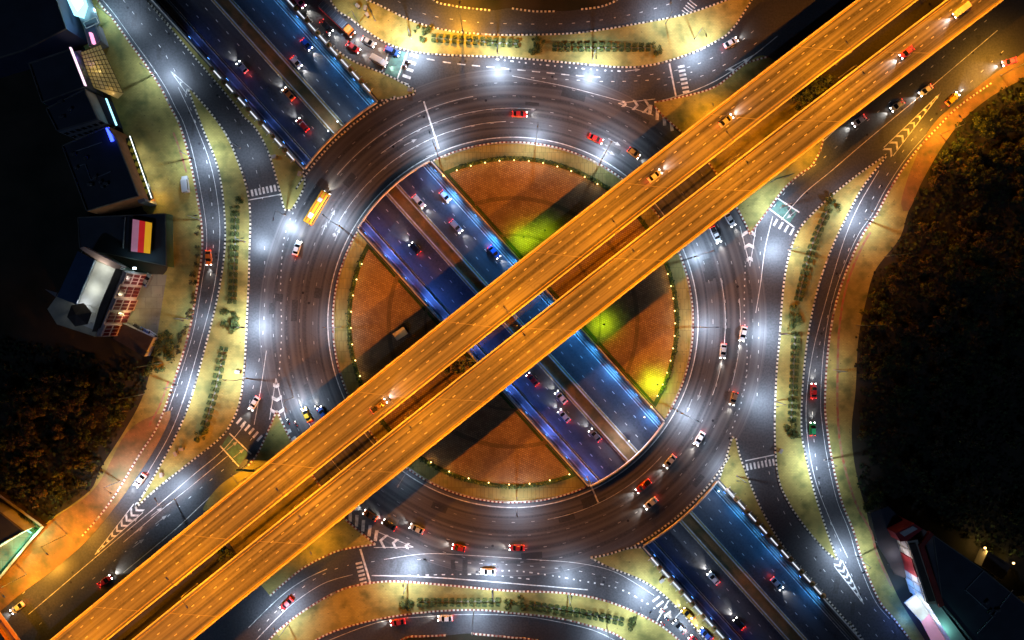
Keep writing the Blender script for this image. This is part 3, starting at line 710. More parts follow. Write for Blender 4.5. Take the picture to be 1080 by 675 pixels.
for a, b, lab, rows in ((0, 1, 'elevated orange-lit carriageway nearest the upper left, running parallel to its twin', (.27, .57)),
                  (2, 3, 'elevated orange-lit carriageway nearest the lower right, running parallel to its twin', (.32, .62))):
    fl = thing('flyover', lab, 'flyover', (0, 0, 0), 0, 'twin flyover carriageways'); FLY.append((fl, a, b))
    m = MB(); prof = [(0, DZ), (1, DZ), (1, DZ - .5), (.86, DZ - .75), (.72, DZ - 1.8), (.28, DZ - 1.8), (.14, DZ - .75), (0, DZ - .5)]
    vs = [deckpt(a, b, u, i, z) for i in range(NS + 1) for u, z in prof]; n = 8
    fs = [(i * n + j, i * n + (j + 1) % n, (i + 1) * n + (j + 1) % n, (i + 1) * n + j) for i in range(NS) for j in range(n)]
    fs += [tuple(range(n)), tuple(range(NS * n + n - 1, NS * n - 1, -1))]
    m.add(vs, fs); m.m = [1 if (k % n) else 0 for k in range(NS * n)] + [1, 1]
    for u in rows: dashes(m, [deckpt(a, b, u, i, DZ) for i in range(NS + 1)], 1.5, 2.8, .24, DZ + .014, 2)
    for u in (.065, .90) if a == 0 else (.10, .935): m.strip([deckpt(a, b, u, i, DZ) for i in range(NS + 1)], .2, DZ + .010, 3)
    for i in range(2, NS, 6): m.strip([deckpt(a, b, .04, i, DZ), deckpt(a, b, .96, i, DZ)], .12, DZ + .006, 1)
    d = m.build('deck', ['deck_asphalt', 'concrete', 'paint_white', 'paint_yellow', 'dark_metal'], fl)
    bmx = d.data; uv = bmx.uv_layers.new(name='UVMap'); u0 = deckpt(a, b, 0, 0, 0)
    for pl in bmx.polygons:
        for li in pl.loop_indices:
            vi = bmx.loops[li].vertex_index; uv.data[li].uv = (prof[vi % n][0], (vi // n) * 4.3) if vi < (NS + 1) * n else (0, 0)
    for u, off in ((0, .22), (1, -.22)):
        m = MB(); m.rail([deckpt(a, b, u, i, DZ) for i in range(NS + 1)], .4, .95, off=-off if u == 0 else -off); m.build('parapet', 'parapet_yellow', fl)
        m = MB(); m.rail([deckpt(a, b, u, i, DZ - .05) for i in range(NS + 1)], .34, .05, off=-off * 1.0, zb=1.04); 
    for i in range(3, NS, 6):
        c = deckpt(a, b, .5, i, 0)
        # no pier in the cutting
        qx, qy = c.x / S + 540, 337.5 - c.y / S
        t = (qx - 538.4) * PX[0] + (qy - 342.3) * PX[1]
        if abs(t) < 58: continue
        m = MB(); dv = (deckpt(a, b, 1, i, 0) - deckpt(a, b, 0, i, 0)); rz = math.atan2(dv.y, dv.x)
        m.box((c.x, c.y, 2.6), (2.4, 1.6, 5.0), rz); m.box((c.x, c.y, 5.65), (7.0, 1.7, 1.1), rz); m.build('pier', 'concrete', fl)

# repairs and manholes in the asphalt
rp_ = random.Random(21)
def on_road(r): 
    a = rp_.uniform(0, 360); return arc(r, a, a, 1)[0], rad(a)
for k in range(26):
    (x, y), a = on_road(rp_.uniform(200, 262)); m = MB(); p = G(x, y, .012); m.box((p.x, p.y, .0075 + k * .00025), (rp_.uniform(1, 2.6), rp_.uniform(2, 8), .002), a); m.build('repair_patch', 'asphalt_patch', ring)
RPK = [0]
for path in (W1, W2, sym(W1), sym(W2), NR, SWr, sym(SWr), [(400, 596), (500, 600), (600, 606), (660, 622)]):
    pts_ = resample(path, 11)
    for p in pts_[1:-1]:
        RPK[0] += 1
        if rp_.random() < .45:
            q = G(p[0] + rp_.uniform(-5, 5), p[1] + rp_.uniform(-4, 4)); m = MB()
            if rp_.random() < .5: m.tube((q.x, q.y, .004), (q.x, q.y, .0103), .38, .38, 14); m.build('manhole_cover', 'dark_metal', road)
            else: m.box((q.x, q.y, .002 + (RPK[0] % 60) * .0001), (rp_.uniform(.8, 1.6), rp_.uniform(2, 6), .005), rp_.uniform(-.4, .6)); m.build('repair_patch', 'asphalt_patch', road)
for k in range(14):
    (x, y), a = on_road(rp_.uniform(202, 260)); q = G(x, y); m = MB(); m.tube((q.x, q.y, .006), (q.x, q.y, .0163), .4, .4, 14); m.build('manhole_cover', 'dark_metal', ring)

# ------------------------------------------------------------------ lamp posts
def make_post(name, h, arms, headmat, arm=2.2, headsize=(1.0, .38, .16), col='grey_metal'):
    """post with its arms along +X (and -X)"""
    t = thing(name, None, 'lamp post')
    m = MB(); m.tube((0, 0, 0), (0, 0, h - .3), .13, .07, 8); m.build('pole', col, t)
    m = MB(); m.tube((0, 0, 0), (0, 0, .5), .24, .2, 8); m.build('base', 'concrete', t)
    for s in arms:
        m = MB(); m.tube((0, 0, h - .6), (s * arm * .5, 0, h - .1), .06, .05, 6); m.tube((s * arm * .5, 0, h - .1), (s * arm, 0, h), .05, .04, 6); m.build('arm', col, t)
        m = MB(); m.box((s * (arm + headsize[0] / 2), 0, h), headsize, top=.8); hd = m.build('lamp_head', col, t)
        m = MB(); m.box((s * (arm + headsize[0] / 2), 0, h - headsize[2] / 2 - .012), (headsize[0] * .8, headsize[1] * .8, .02)); m.build('lens', headmat, hd)
    return t
def add_light(post, arms, h, arm, headlen, power, color, **k):
    for s in arms: lamp('light', 'SPOT', (s * (arm + headlen / 2), 0, h - .25), power, color, post, **k)
GROUPS = {}
proto_led = make_post('lamp_post', 9, (1,), 'glow_led'); proto_sod = make_post('lamp_post', 12, (1,), 'glow_sodium')
kids(proto_led); kids(proto_sod)
first = {'led': True, 'sod': True}
def post(hx, hy, dx, dy, label, power=1.0, kind='led', color=None, h=12):
    """hx, hy: street-level spot under the lamp head; dx, dy: from the post towards the head"""
    pr = proto_led if kind == 'led' else proto_sod
    if first[kind]: o = pr; first[kind] = False
    else: o = dup(pr)
    a = head_of(dx, dy); p = G(hx, hy); p = p - Vector((math.cos(a), math.sin(a), 0)) * 2.7
    o.location = (p.x, p.y, 0.15); o.rotation_euler = (0, 0, a); tag(o, label, 'lamp post', 'street lamps on the roads around the roundabout')
    h = 9 if kind == 'led' else 12
    if 'flyover' in label and kind == 'sod': h = 7; o.scale = (1, 1, .58)
    if h == 7: power *= 2.2
    elif kind == 'sod': power *= 2.4
    z_ = h / (.58 if o.scale.z < .9 else 1)
    lamp('light', 'SPOT', (2.7, 0, z_ - .5), (P_LED if kind == 'led' else P_SOD * .7) * power, color or (COL_LED if kind == 'led' else (1, .42, .035)), o, bat=0.1, cap=.35, radius=.2, blend=1.0, size=rad(150))
    return o
YEL = (1.0, 0.80, 0.30); WARM = (1, .62, .16)
LP = [
 (172, 74, 1, -.5, 'lamp post on the western kerb beside the yellow-roofed shop', 1.0),
 (213, 165, 1, -.2, 'lamp post on the western kerb above the parked white van', 1.05),
 (127, 14, 1, -.7, 'lamp post on the kerb in front of the cyan-lit shopfront', .5),
 (221, 232, 1, 0, 'lamp post on the western kerb across from the striped billboard roof', .35),
 (207, 338, 1, .2, 'lamp post on the western kerb by the dark carport', .35),
 (196, 410, 1, .4, 'lamp post on the western kerb below the red-windowed house', 1.4),
 (135, 512, 1, .6, 'lamp post at the lower left tip of the long western island', 1.2),
 (180, 518, -.5, -1, 'lamp post on the western island beside the chevrons at its lower tip', 1.0),
 (250, 398, -1, -.1, 'lamp post on the inner kerb of the western island near its lower bushes', 1.1),
 (268, 345, 1, 0, 'lamp post on the inner kerb of the western island level with the left brick sector', 1.5),
 (268, 255, 1, 0, 'lamp post on the inner kerb of the western island near its upper hedges', .9),
 (299, 236, -.2, 1, 'lamp post at the lower tip of the upper left triangular island', 1.2),
 (262, 160, 1, .4, 'lamp post on the kerb of the western island near its upper tip', .25),
 (350, 232, -1, -.8, 'lamp post on the round island rim at its upper left', 1.1),
 (457, 148, -.3, -1, 'lamp post on the round island rim beside the upper end of the central cutting', 1.0),
 (566, 141, .1, -1, 'lamp post on the round island rim at the top above the brick sector', .8),
 (640, 158, .5, -1, 'lamp post on the round island rim just before the flyover crosses', 1.0),
 (436, 50, .2, 1, 'lamp post on the northern island above the green cycle box', 1.8),
 (525, 66, 0, 1, 'lamp post on the northern island below the clipped shrubs', 1.5),
 (625, 72, 0, 1, 'lamp post on the northern island near its bushy midpoint', 1.5),
 (736, 50, .4, 1, 'lamp post on the northern island at its broad right end', 1.6),
 (700, 16, -.2, -1, 'lamp post on the upper kerb of the northern island at its right end', .9),
 (742, 268, 1, -.3, 'lamp post on the round island rim where the flyover leaves it at right', .9),
 (748, 345, 1, 0, 'lamp post on the round island rim at its far right', .8),
 (728, 440, 1, .5, 'lamp post on the round island rim at its lower right', 1.1),
 (814, 222, -1, .3, 'lamp post on the upper right triangular island by the lower cycle box', 1.0),
 (822, 262, -1, -.2, 'lamp post on the inner kerb of the eastern island near its upper end', 1.5),
 (812, 352, -1, 0, 'lamp post on the inner kerb of the eastern island level with the clipped shrubs', 1.2),
 (808, 425, -1, .2, 'lamp post on the inner kerb of the eastern island near its lower bushes', 1.0),
 (904, 228, -1, -.4, 'lamp post on the outer eastern kerb near the top of the vacant land', 1.4),
 (860, 487, -1, .2, 'lamp post on the outer eastern kerb beside the lower end of the eastern island', 1.4),
 (895, 592, -1, .5, 'lamp post on the outer eastern kerb above the red and white shop row', 1.4),
 (870, 390, -1, 0, 'lamp post on the outer eastern kerb beside the middle of the vacant land', .25),
 (768, 500, -.9, -.2, 'lamp post at the tip of the lower right triangular island', .6),
 (430, 605, 0, -1, 'lamp post on the southern island near its left end', 1.7),
 (300, 650, -.5, -1, 'lamp post on the southern island at its lower left tip', 1.1),
 (520, 612, 0, -1, 'lamp post on the southern island above its bushy midpoint', 1.1),
 (600, 617, .1, -1, 'lamp post on the southern island right of its bushy midpoint', .9),
 (680, 632, .5, -1, 'lamp post on the southern island above the right end of the shrubs', 1.8),
 (500, 654, 0, 1, 'lamp post on the lower kerb of the southern island below its midpoint', .8),
 (640, 672, 0, 1, 'lamp post on the lower kerb of the southern island at its right', 1.0),
 (545, 528 + 6, 0, 1, 'lamp post on the round island rim at the bottom below the brick sector', .6),
 (383, 420, -1, .5, 'lamp post on the round island rim at its far left', .0001),
 (350, 345, -1, 0, 'lamp post on the round island rim beside the left brick sector', .4),
 (425, 505, -.6, 1, 'lamp post on the round island rim just below the flyover', .12),
 (725, 668, -.7, .5, 'lamp post beside the queue of cars at the lower right', .7),
 (312, 428, .3, 1, 'lamp post at the tip of the lower left triangular island above the hatched marking', .8),
 (372, 32, -.5, .6, 'lamp post beside the long truck in the upper queue', .5),
 (640, 552, .7, 1, 'lamp post on the kerb above the lower right cutting wall', .0001),
]
LP = [q for q in LP if q[5] > .01]
for q in LP: post(*q)
for q in [
 (488, 22, 0, -1, 'amber lamp post on the upper kerb of the northern island at its left', 3.0),
 (400, 30, .5, 1, 'amber lamp post on the northern island near its upper left end', .8),
 (1050, 72, -.7, -1, 'amber lamp post on the kerb at the upper right corner', 2.2),
 (985, 135, -.7, -.8, 'amber lamp post on the outer kerb beside the upper right chevrons', 1.8),
 (856, 166, .5, 1, 'amber lamp post on the upper right triangular island beside the flyover', .55),
 (745, 118, -.4, -1, 'amber lamp post on the small yellow-lit island above the flyover', .4),
 (255, 496, -.6, -1, 'amber lamp post on the lower left triangular island beside the flyover', .6),
 (335, 575, .5, 1, 'amber lamp post on the triangular island below the flyover', .4),
 (78, 570, .7, .7, 'amber lamp post on the lower left kerb near the walled garden', 1.6),
 (35, 612, .7, .7, 'amber lamp post on the lower left kerb near the footbridge', 1.8),
]: post(*q, kind='sod')
# flyover lamps: one row on the inner parapet of each carriageway
fp = make_post('lamp_post', 10.5, (1,), 'glow_sodium', arm=2.6); kids(fp)
FL1 = [(57, 703), (176, 610), (292, 516), (411, 421), (532, 324), (647, 233), (767, 139), (893, 44), (1010, -45)]
FL2 = [(78, 733), (197, 640), (316, 545), (433, 451), (553, 353), (668, 264), (788, 171), (911, 77), (1028, -12)]
ordn = ['lowest left', 'second', 'third', 'fourth', 'fifth', 'sixth', 'seventh', 'eighth', 'last']
NT = 0
for row, nm, sg in ((FL1, 'upper left', -1), (FL2, 'lower right', 1)):
    for i, (x, y) in enumerate(row):
        o = fp if NT == 0 else dup(fp); NT += 1
        hd = V(x, y, DZ + 10.5); a = math.atan2(-.783 * sg, .625 * sg)   # towards the outer side of the deck
        p = hd - Vector((math.cos(a), math.sin(a), 0)) * 3.1
        o.location = (p.x, p.y, DZ); o.rotation_euler = (0, 0, a)
        tag(o, '%s sodium lamp post from the lower left on the %s flyover carriageway' % (ordn[i], nm), 'lamp post', 'sodium lamps along the flyovers')
        lamp('light', 'SPOT', (3.1, 0, 10.2), P_SOD * .9, COL_SOD, o, size=rad(163), blend=.08, bat=1.75, cap=.27, radius=.15)
# underpass wall lamps
wlp = thing('wall_lamp', None, 'wall lamp')
m = MB(); m.box((0.12, 0, 0), (.24, .9, .22)); m.build('bracket', 'grey_metal', wlp)
m = MB(); m.box((.26, 0, -.02), (.05, .8, .14)); m.build('lens', 'glow_blue', wlp)
kids(wlp)
NT = 0
BLUE_R, BLUE_L = (.05, .36, 1.0), (.07, .20, 1.0)
for t, a, col, pw in ((50.8, math.pi + math.atan2(-PX[1], PX[0]), BLUE_R, 1.0), (-50.8, math.atan2(-PX[1], PX[0]), BLUE_L, .6)):
    for k, s in enumerate(list(range(-455, -270, 30)) + list(range(-175, 180, 32)) + list(range(285, 460, 30))):
        o = wlp if NT == 0 else dup(wlp); NT += 1
        o.location = tq(s, t, -1.6); o.rotation_euler = (0, 0, a)
        sec = 'upper left' if s < -200 else ('central' if s < 200 else 'lower right')
        kk = sum(1 for s_ in (list(range(-455, -270, 30)) + list(range(-175, 180, 32)) + list(range(285, 460, 30)))[:k] if (s_ < -200) == (s < -200) and (s_ < 200) == (s < 200))
        tag(o, '%s blue wall lamp from the top on the %s wall of the %s cutting' % (ORD[kk], 'right' if t > 0 else 'left', sec), 'wall lamp', 'blue lamps on the %s wall of the %s cutting' % ('right' if t > 0 else 'left', sec))
        f = pw * (1.0 if k % 2 == 0 else .5) * (2.0 if sec == 'central' else (.7 if t > 0 else .3))
        lamp('light', 'SPOT', (.45, 0, -.1), P_UNDER * f, col, o, size=rad(150), blend=.6, radius=.3, rot=(0, rad(-50), 0))
# white lamps at the mouths of the cutting
ml = thing('median_lamp', None, 'lamp')
m = MB(); m.tube((0, 0, 0), (0, 0, 3.6), .08, .06); m.build('pole', 'grey_metal', ml)
m = MB(); m.box((0, 0, 3.7), (.5, .5, .24), top=.7); m.build('lamp_head', 'grey_metal', ml)
m = MB(); m.box((0, 0, 3.83), (.34, .34, .03)); m.build('lens', 'glow_led', ml)
kids(ml)
for i, (px, py, lab, pw) in enumerate(((345, 137, 'warm lamp on the left median wall at the upper slab edge', 1), (355, 127, 'bright lamp on the right median wall at the upper slab edge', 1.3), (664, 466, 'bright lamp on the median at the lower end of the central cutting', 3), (759, 519, 'bright lamp at the corner of the lower right cutting', 1))):
    o = ml if i == 0 else dup(ml); p = G(px, py, UZ + .6); o.location = p; tag(o, lab, 'lamp', 'lamps at the mouths of the cutting')
    lamp('light', 'POINT', (0, 0, 4.3), 800 * pw, (1, .93, .8) if i == 0 else COL_LED, o, radius=.15)

# ------------------------------------------------------------------ barrier panels and round planters along the cutting
bp_ = thing('barrier_panel', None, 'barrier')
m = MB(); m.box((0, 0, .5), (3.4, .8, .9)); m.build('panel', 'parapet_white', bp_)
m = MB(); m.box((0, 0, .97), (3.1, .34, .05)); m.build('added_glow_bar', 'panel_glow', bp_)  # glowing bar added on top so the panel reads white
m = MB(); m.box((0, -.55, .62), (2.6, .16, .16)); m.box((0, -.9, .45), (2.6, .12, .12)); m.build('rail', 'grey_metal', bp_)
for x in (-1.3, 1.3): m = MB(); m.box((x, -.85, .4), (.14, .95, .14), ry=0); m.build('strut', 'kerb_white', bp_)
pt_ = thing('round_planter', None, 'planter')
m = MB(); m.tube((0, 0, 0), (0, 0, .8), .62, .85, 14); m.build('pot', 'terracotta', pt_)
def leafball(mb, c, r, n, size, squash=.8, mi=None, rnd=random):
    for k in range(n):
        d = Vector((rnd.gauss(0, 1), rnd.gauss(0, 1), rnd.gauss(0, 1))).normalized(); rr = r * (.55 + .5 * rnd.random())
        p = Vector(c) + Vector((d.x * rr, d.y * rr, d.z * rr * squash))
        u = (d + Vector((rnd.uniform(-.8, .8), rnd.uniform(-.8, .8), rnd.uniform(-.3, .9)))).normalized(); a = u.orthogonal().normalized(); a.rotate(Matrix.Rotation(rnd.uniform(0, 6.28), 3, u)); b = u.cross(a); s = size * rnd.uniform(.6, 1.3)
        mb.add([p - a * s, p - b * s * .6, p + a * s, p + b * s * .6], [(0, 1, 2, 3)], rnd.randrange(3) if mi is None else mi)
m = MB(); leafball(m, (0, 0, 1.0), .5, 60, .18); m.build('plant', ['leaf_mid', 'leaf_light', 'terracotta'], pt_)
NP = 0
for t, s0, s1, sg, nm in ((-53.6, -286, -420, -1, 'left side of the upper left cutting'), (53.6, -286, -440, 1, 'right side of the upper left cutting'), (-53.6, 286, 440, -1, 'left side of the lower right cutting'), (53.6, 286, 440, 1, 'right side of the lower right cutting')):
    n = int(abs(s1 - s0) / 17)
    for i in range(n):
        s = s0 + (s1 - s0) * i / n; a = math.atan2(-AX[1], AX[0])
        o = bp_ if NP == 0 else dup(bp_); q = dup(pt_) if NP else pt_; NP += 1
        o.location = tq(s, t, .15); o.rotation_euler = (0, 0, a if sg < 0 else a + math.pi)
        s2 = s + (8.5 if s1 > s0 else -8.5); q.location = tq(s2, t + sg * .6, .15)
        tag(o, ORD[i] + ' added-glow barrier panel from the slab, ' + nm, 'barrier', 'barrier panels on the ' + nm); tag(q, ORD[i] + ' round planter from the slab, ' + nm, 'planter', 'planters on the ' + nm)

# ------------------------------------------------------------------ planting
rs = random.Random(3)
def shrubmesh(seed):
    r = random.Random(seed); m = MB(); m.box((0, 0, .45), (.85, .7, .9), mi=0)
    for k in range(90):
        x, y, z = r.uniform(-.55, .55), r.uniform(-.45, .45), r.uniform(.2, 1.1)
        if r.random() < .6: z = r.uniform(.9, 1.15)
        s = r.uniform(.08, .16); a = r.uniform(0, 6.28); m.add([(x + s * math.cos(a + k2 * 1.57), y + s * math.sin(a + k2 * 1.57), z + r.uniform(-.06, .06)) for k2 in range(4)], [(0, 1, 2, 3)], r.randrange(3))
    o = m.build('clipped_shrub', ['leaf_dark', 'leaf_mid', 'leaf_light']); me = o.data; bpy.data.objects.remove(o); return me
SM = [shrubmesh(k) for k in range(4)]
NSH = 0
def shrub_rows(path, run, gap=2.6, step=7.0, where=''):
    global NSH
    P = resample(cr(path), step); horiz = where in ('northern', 'southern')
    for i, p in enumerate(P):
        d = (P[min(i + 1, len(P) - 1)] - P[max(i - 1, 0)]); d = d / np.linalg.norm(d); q = np.array((-d[1], d[0]))
        for sg in (-1, 1):
            c = p + q * sg * gap
            o = bpy.data.objects.new('clipped_shrub', SM[NSH % 4]); C.objects.link(o); NSH += 1
            v = G(c[0], c[1], .15); o.location = v; o.rotation_euler = (0, 0, head_of(d[0], d[1])); k = rs.uniform(.92, 1.12); o.scale = (k * 1.25, k * 1.0, k)
            tag(o, '%s clipped shrub from the %s in the %s row, %s half of the %s island' % (ORD[i] if i < 20 else 'last', 'left' if horiz else 'top', (('upper', 'lower') if horiz else ('right', 'left'))[sg > 0 if horiz else (sg > 0)], run, where), 'shrub', 'clipped shrubs on the %s island' % where)
    # paved strip between the rows
    m = MB(); m.strip([G(*p) for p in P], .5, .162); struct(m.build('path', 'concrete'))
shrub_rows([(458, 41), (500, 44), (545, 47)], 'left', where='northern'); shrub_rows([(585, 51), (630, 51), (683, 51)], 'right', where='northern')
shrub_rows([(249, 226), (248, 270), (246, 318)], 'upper', where='western'); shrub_rows([(237, 368), (228, 410), (218, 446)], 'lower', where='western')
shrub_rows([(872, 222), (855, 262), (841, 315)], 'upper', where='eastern'); shrub_rows([(838, 352), (836, 400), (834, 442)], 'lower', where='eastern')
shrub_rows([(443, 634), (480, 634), (525, 634)], 'left', where='southern'); shrub_rows([(560, 637), (610, 645), (655, 654)], 'right', where='southern')
BM = []
def bushmesh(seed, r=1.3, cols=('leaf_mid', 'leaf_light', 'leaf_dark')):
    rr = random.Random(seed); m = MB()
    for k in range(6): leafball(m, (rr.uniform(-.7, .7) * r, rr.uniform(-.7, .7) * r, rr.uniform(.5, 1.2) * r), r * rr.uniform(.4, .75), 55, .2, .8, None, rr)
    o = m.build('b', list(cols)); me = o.data; bpy.data.objects.remove(o); return me
BM = [bushmesh(k) for k in range(5)]
BD = [bushmesh(k + 30, 1.2, ('leaf_dark', 'leaf_dry', 'leaf_mid')) for k in range(3)]
stem = MB(); stem.tube((0, 0, 0), (.1, 0, 1.0), .08, .04, 6); so = stem.build('st', 'bark'); STEM = so.data; bpy.data.objects.remove(so)
def bush(px, py, k, label, group, meshes=BM):
    t = thing('bush', label, 'bush', G(px, py, .15), rs.uniform(0, 6.28), group)
    o = bpy.data.objects.new('foliage', meshes[rs.randrange(len(meshes))]); C.objects.link(o); o.parent = t; o.scale = (k, k, k * .9)
    o = bpy.data.objects.new('stem', STEM); C.objects.link(o); o.parent = t
for cx, cy, sx, sy, n, wh in ((446, 38, 7, 7, 6, 'left end of the northern'), (565, 50, 12, 7, 9, 'middle of the northern'), (692, 53, 3, 5, 4, 'right end of the northern'),
    (251, 218, 4, 8, 4, 'upper end of the western'), (243, 342, 6, 14, 9, 'middle of the western'), (213, 459, 5, 8, 5, 'lower end of the western'),
    (878, 214, 6, 7, 5, 'upper end of the eastern'), (838, 334, 6, 11, 9, 'middle of the eastern'), (833, 457, 5, 9, 7, 'lower end of the eastern'),
    (427, 634, 8, 7, 7, 'left end of the southern'), (543, 635, 11, 7, 8, 'middle of the southern'), (667, 655, 6, 7, 5, 'right end of the southern')):
    for k in range(n):
        bush(cx + rs.uniform(-sx, sx), cy + rs.uniform(-sy, sy), rs.uniform(.7, 1.15), 'leafy green bush in the clump at the %s island' % wh, 'bushes at the %s island' % wh)
# hedge that rings each brick sector
TH = math.degrees(math.atan2(-AX[1], AX[0]))
for nm, a0, a1 in (('upper right', TH + 22, TH + 158), ('lower left', TH + 204, TH + 336)):
    m = MB(); rr = random.Random(int(a0) + 500); P = arc(172.8, a0, a1, 420)
    for p in P:
        for k in range(6):
            g = G(p[0] + rr.gauss(0, .9), p[1] + rr.gauss(0, .9), .15 + rr.uniform(.1, .8)); s = rr.uniform(.15, .32); a = rr.uniform(0, 6.28)
            m.add([(g.x + s * math.cos(a + j * 1.57), g.y + s * math.sin(a + j * 1.57), g.z + rr.uniform(-.12, .12)) for j in range(4)], [(0, 1, 2, 3)], rr.choice((0, 0, 1, 2)))
    o = m.build('hedge', ['leaf_dark', 'leaf_mid', 'leaf_light']); tag(o, 'low curved hedge around the rim of the %s brick sectors' % nm, 'hedge')
gl = thing('garden_lamp', None, 'garden lamp')
m = MB(); m.tube((0, 0, 0), (0, 0, .8), .07, .06); m.build('post', 'dark_metal', gl)
m = MB(); m.tube((0, 0, .8), (0, 0, 1.0), .2, .16, 10); m.build('lens', 'glow_warm', gl)
kids(gl)
NG = 0
for nm, a0, a1, n in (('top', 56, 118, 12), ('left', 156, 208, 9), ('bottom', 236, 294, 8), ('right', -38, 24, 14)):
    for i in range(n):
        o = gl if NG == 0 else dup(gl); NG += 1; a = a0 + (a1 - a0) * (i + .5) / n; p = arc(170.2, a, a, 1)[0]; o.location = G(p[0], p[1], .165)
        tag(o, '%s small glowing garden lamp anticlockwise around the rim of the %s brick sector' % (ORD[i], nm), 'garden lamp', 'garden lamps around the %s brick sector' % nm)
        lamp('light', 'POINT', (0, 0, 1.25), 70, WARM, o, radius=.1)
# footpath fence bars (fine railings along the rim path)
for nm, a0, a1 in (('upper', TH + 19, TH + 161), ('lower', TH + 199, TH + 341)):
    t = thing('railing', 'thin metal railing along the %s rim footpath of the round island' % nm, 'railing')
    m = MB(); P = [G(*p, .15) for p in arc(188, a0, a1, 160)]; m.rail(P, .06, .06, zb=.95); m.rail(P, .05, .05, zb=.5); m.build('rail', 'grey_metal', t)
    m = MB()
    for p in P[::2]: m.box((p.x, p.y, .65), (.07, .07, 1.0))
    m.build('baluster', 'grey_metal', t)['kind'] = 'stuff'
# green floodlights on the brick island
fl_ = thing('floodlight', None, 'floodlight')
m = MB(); m.tube((0, 0, 0), (0, 0, 4.4), .09, .07); m.build('pole', 'dark_metal', fl_)
m = MB(); m.box((0, 0, 4.5), (.5, .4, .25)); m.build('housing', 'dark_metal', fl_)
m = MB(); m.box((0, 0, 4.36), (.4, .3, .02)); m.build('lens', 'glow_green', fl_)
kids(fl_)
for i, (px, py, lab, pw) in enumerate(((552, 252, 'green floodlight on the brick sector beside the upper flyover edge', 1.2), (635, 342, 'green floodlight on the brick sector beside the lower flyover edge', 1.2), (690, 404, 'green floodlight near the pointed lower end of the right brick sector', 2.0), (574, 245, 'small floodlight pole in the green-lit grass of the top sector', .5))):
    o = fl_ if i == 0 else dup(fl_); o.location = G(px, py, .16); tag(o, lab, 'floodlight', 'green floodlights'); lamp('light', 'SPOT', (0, 0, 4.2), 2600 * pw, (.5, 1, .02), o, size=rad(150), blend=.9, radius=.3)
patch([(556, 214), (585, 232), (600, 225), (560, 275), (530, 245)], 'lawn', .168, 'lawn') if False else None

# trees ------------------------------------------------------
def treemesh(seed, cols, R=3.0, n=9):
    rr = random.Random(seed); m = MB()
    for k in range(n):
        a = rr.uniform(0, 6.28); d = R * math.sqrt(rr.random()) * .8
        leafball(m, (d * math.cos(a), d * math.sin(a), 4.2 + rr.uniform(-1.2, 1.3)), R * rr.uniform(.25, .5), 75, .34, .75, None, rr)
    o = m.build('c', list(cols)); me = o.data; bpy.data.objects.remove(o)
    m = MB(); m.tube((0, 0, 0), (.1, .05, 3.2), .22, .14, 7)
    for k in range(5):
        a = rr.uniform(0, 6.28); m.tube((.1, .05, 2.2 + k * .25), (R * .6 * math.cos(a), R * .6 * math.sin(a), 4.4), .09, .03, 5)
    o = m.build('t', 'bark'); mt = o.data; bpy.data.objects.remove(o); return me, mt
TM = [treemesh(k, c) for k, c in enumerate((('leaf_dark', 'leaf_mid', 'leaf_dark'), ('leaf_dark', 'leaf_dry', 'leaf_mid'), ('leaf_dry', 'leaf_dark', 'bark'), ('leaf_mid', 'leaf_dark', 'leaf_light')))]
def tree(px, py, k, label, group, kinds=(0, 1), name='tree'):
    kd = rs.choice(kinds); c, tr = TM[kd]
    if 'between' not in group and 'canopy' not in group:
        label = label.replace('scrubby', ('large ' if k > .95 else 'mid-sized ' if k > .75 else 'small ') + ('dark green', 'brownish', 'half-bare', 'pale green')[kd]) + ', ' + ('upper' if py < (140 if py < 210 and px > 900 else 300 if px > 500 else 450) else 'lower') + (' left' if px < (1040 if px > 500 else 60) else ' right') + ' part'
    t = thing(name, label, 'tree', G(px, py, .15), rs.uniform(0, 6.28), group); t.scale = (k, k, k)
    for nm, me in (('crown', c), ('trunk', tr)): o = bpy.data.objects.new(nm, me); C.objects.link(o); o.parent = t
def inside(p, poly):
    r = False; j = len(poly) - 1
    for i in range(len(poly)):
        if (poly[i][1] > p[1]) != (poly[j][1] > p[1]) and p[0] < (poly[j][0] - poly[i][0]) * (p[1] - poly[i][1]) / (poly[j][1] - poly[i][1]) + poly[i][0]: r = not r
        j = i
    return r
def scatter(poly, n, mind, fn, avoid=()):
    xs = [p[0] for p in poly]; ys = [p[1] for p in poly]; got = []; tries = 0
    while len(got) < n and tries < n * 60:
        tries += 1; p = (rs.uniform(min(xs), max(xs)), rs.uniform(min(ys), max(ys)))
        if inside(p, poly) and all((p[0] - q[0]) ** 2 + (p[1] - q[1]) ** 2 > mind ** 2 for q in got) and not any(inside(p, a) for a in avoid): got.append(p); fn(*p)
BLDE = [(905, 525), (940, 520), (1085, 590), (1100, 700), (930, 700)]
scatter([(1010, 138), (1045, 110), (1090, 85), (1100, 200), (1000, 190), (985, 165)], 32, 9, lambda x, y: tree(x, y, rs.uniform(.6, 1.2), 'scrubby tree in the amber-lit thicket at the upper right corner', 'trees of the upper right thicket', (0, 1, 1, 3)))
scatter([(965, 215), (985, 170), (1100, 205), (1100, 560), (1000, 530), (925, 520), (915, 400), (925, 320), (950, 270)], 85, 11, lambda x, y: tree(x, y, rs.uniform(.5, 1.1), 'scrubby tree on the dark vacant land at the right', 'trees on the dark eastern land', (0, 1, 2)), (BLDE,))
scatter([(905, 340), (925, 290), (940, 290), (925, 330), (915, 400), (912, 480), (903, 470), (903, 400)], 16, 7, lambda x, y: bush(x, y, rs.uniform(.7, 1.3), 'low bush along the edge of the eastern pavement', 'bushes along the eastern pavement', BD))
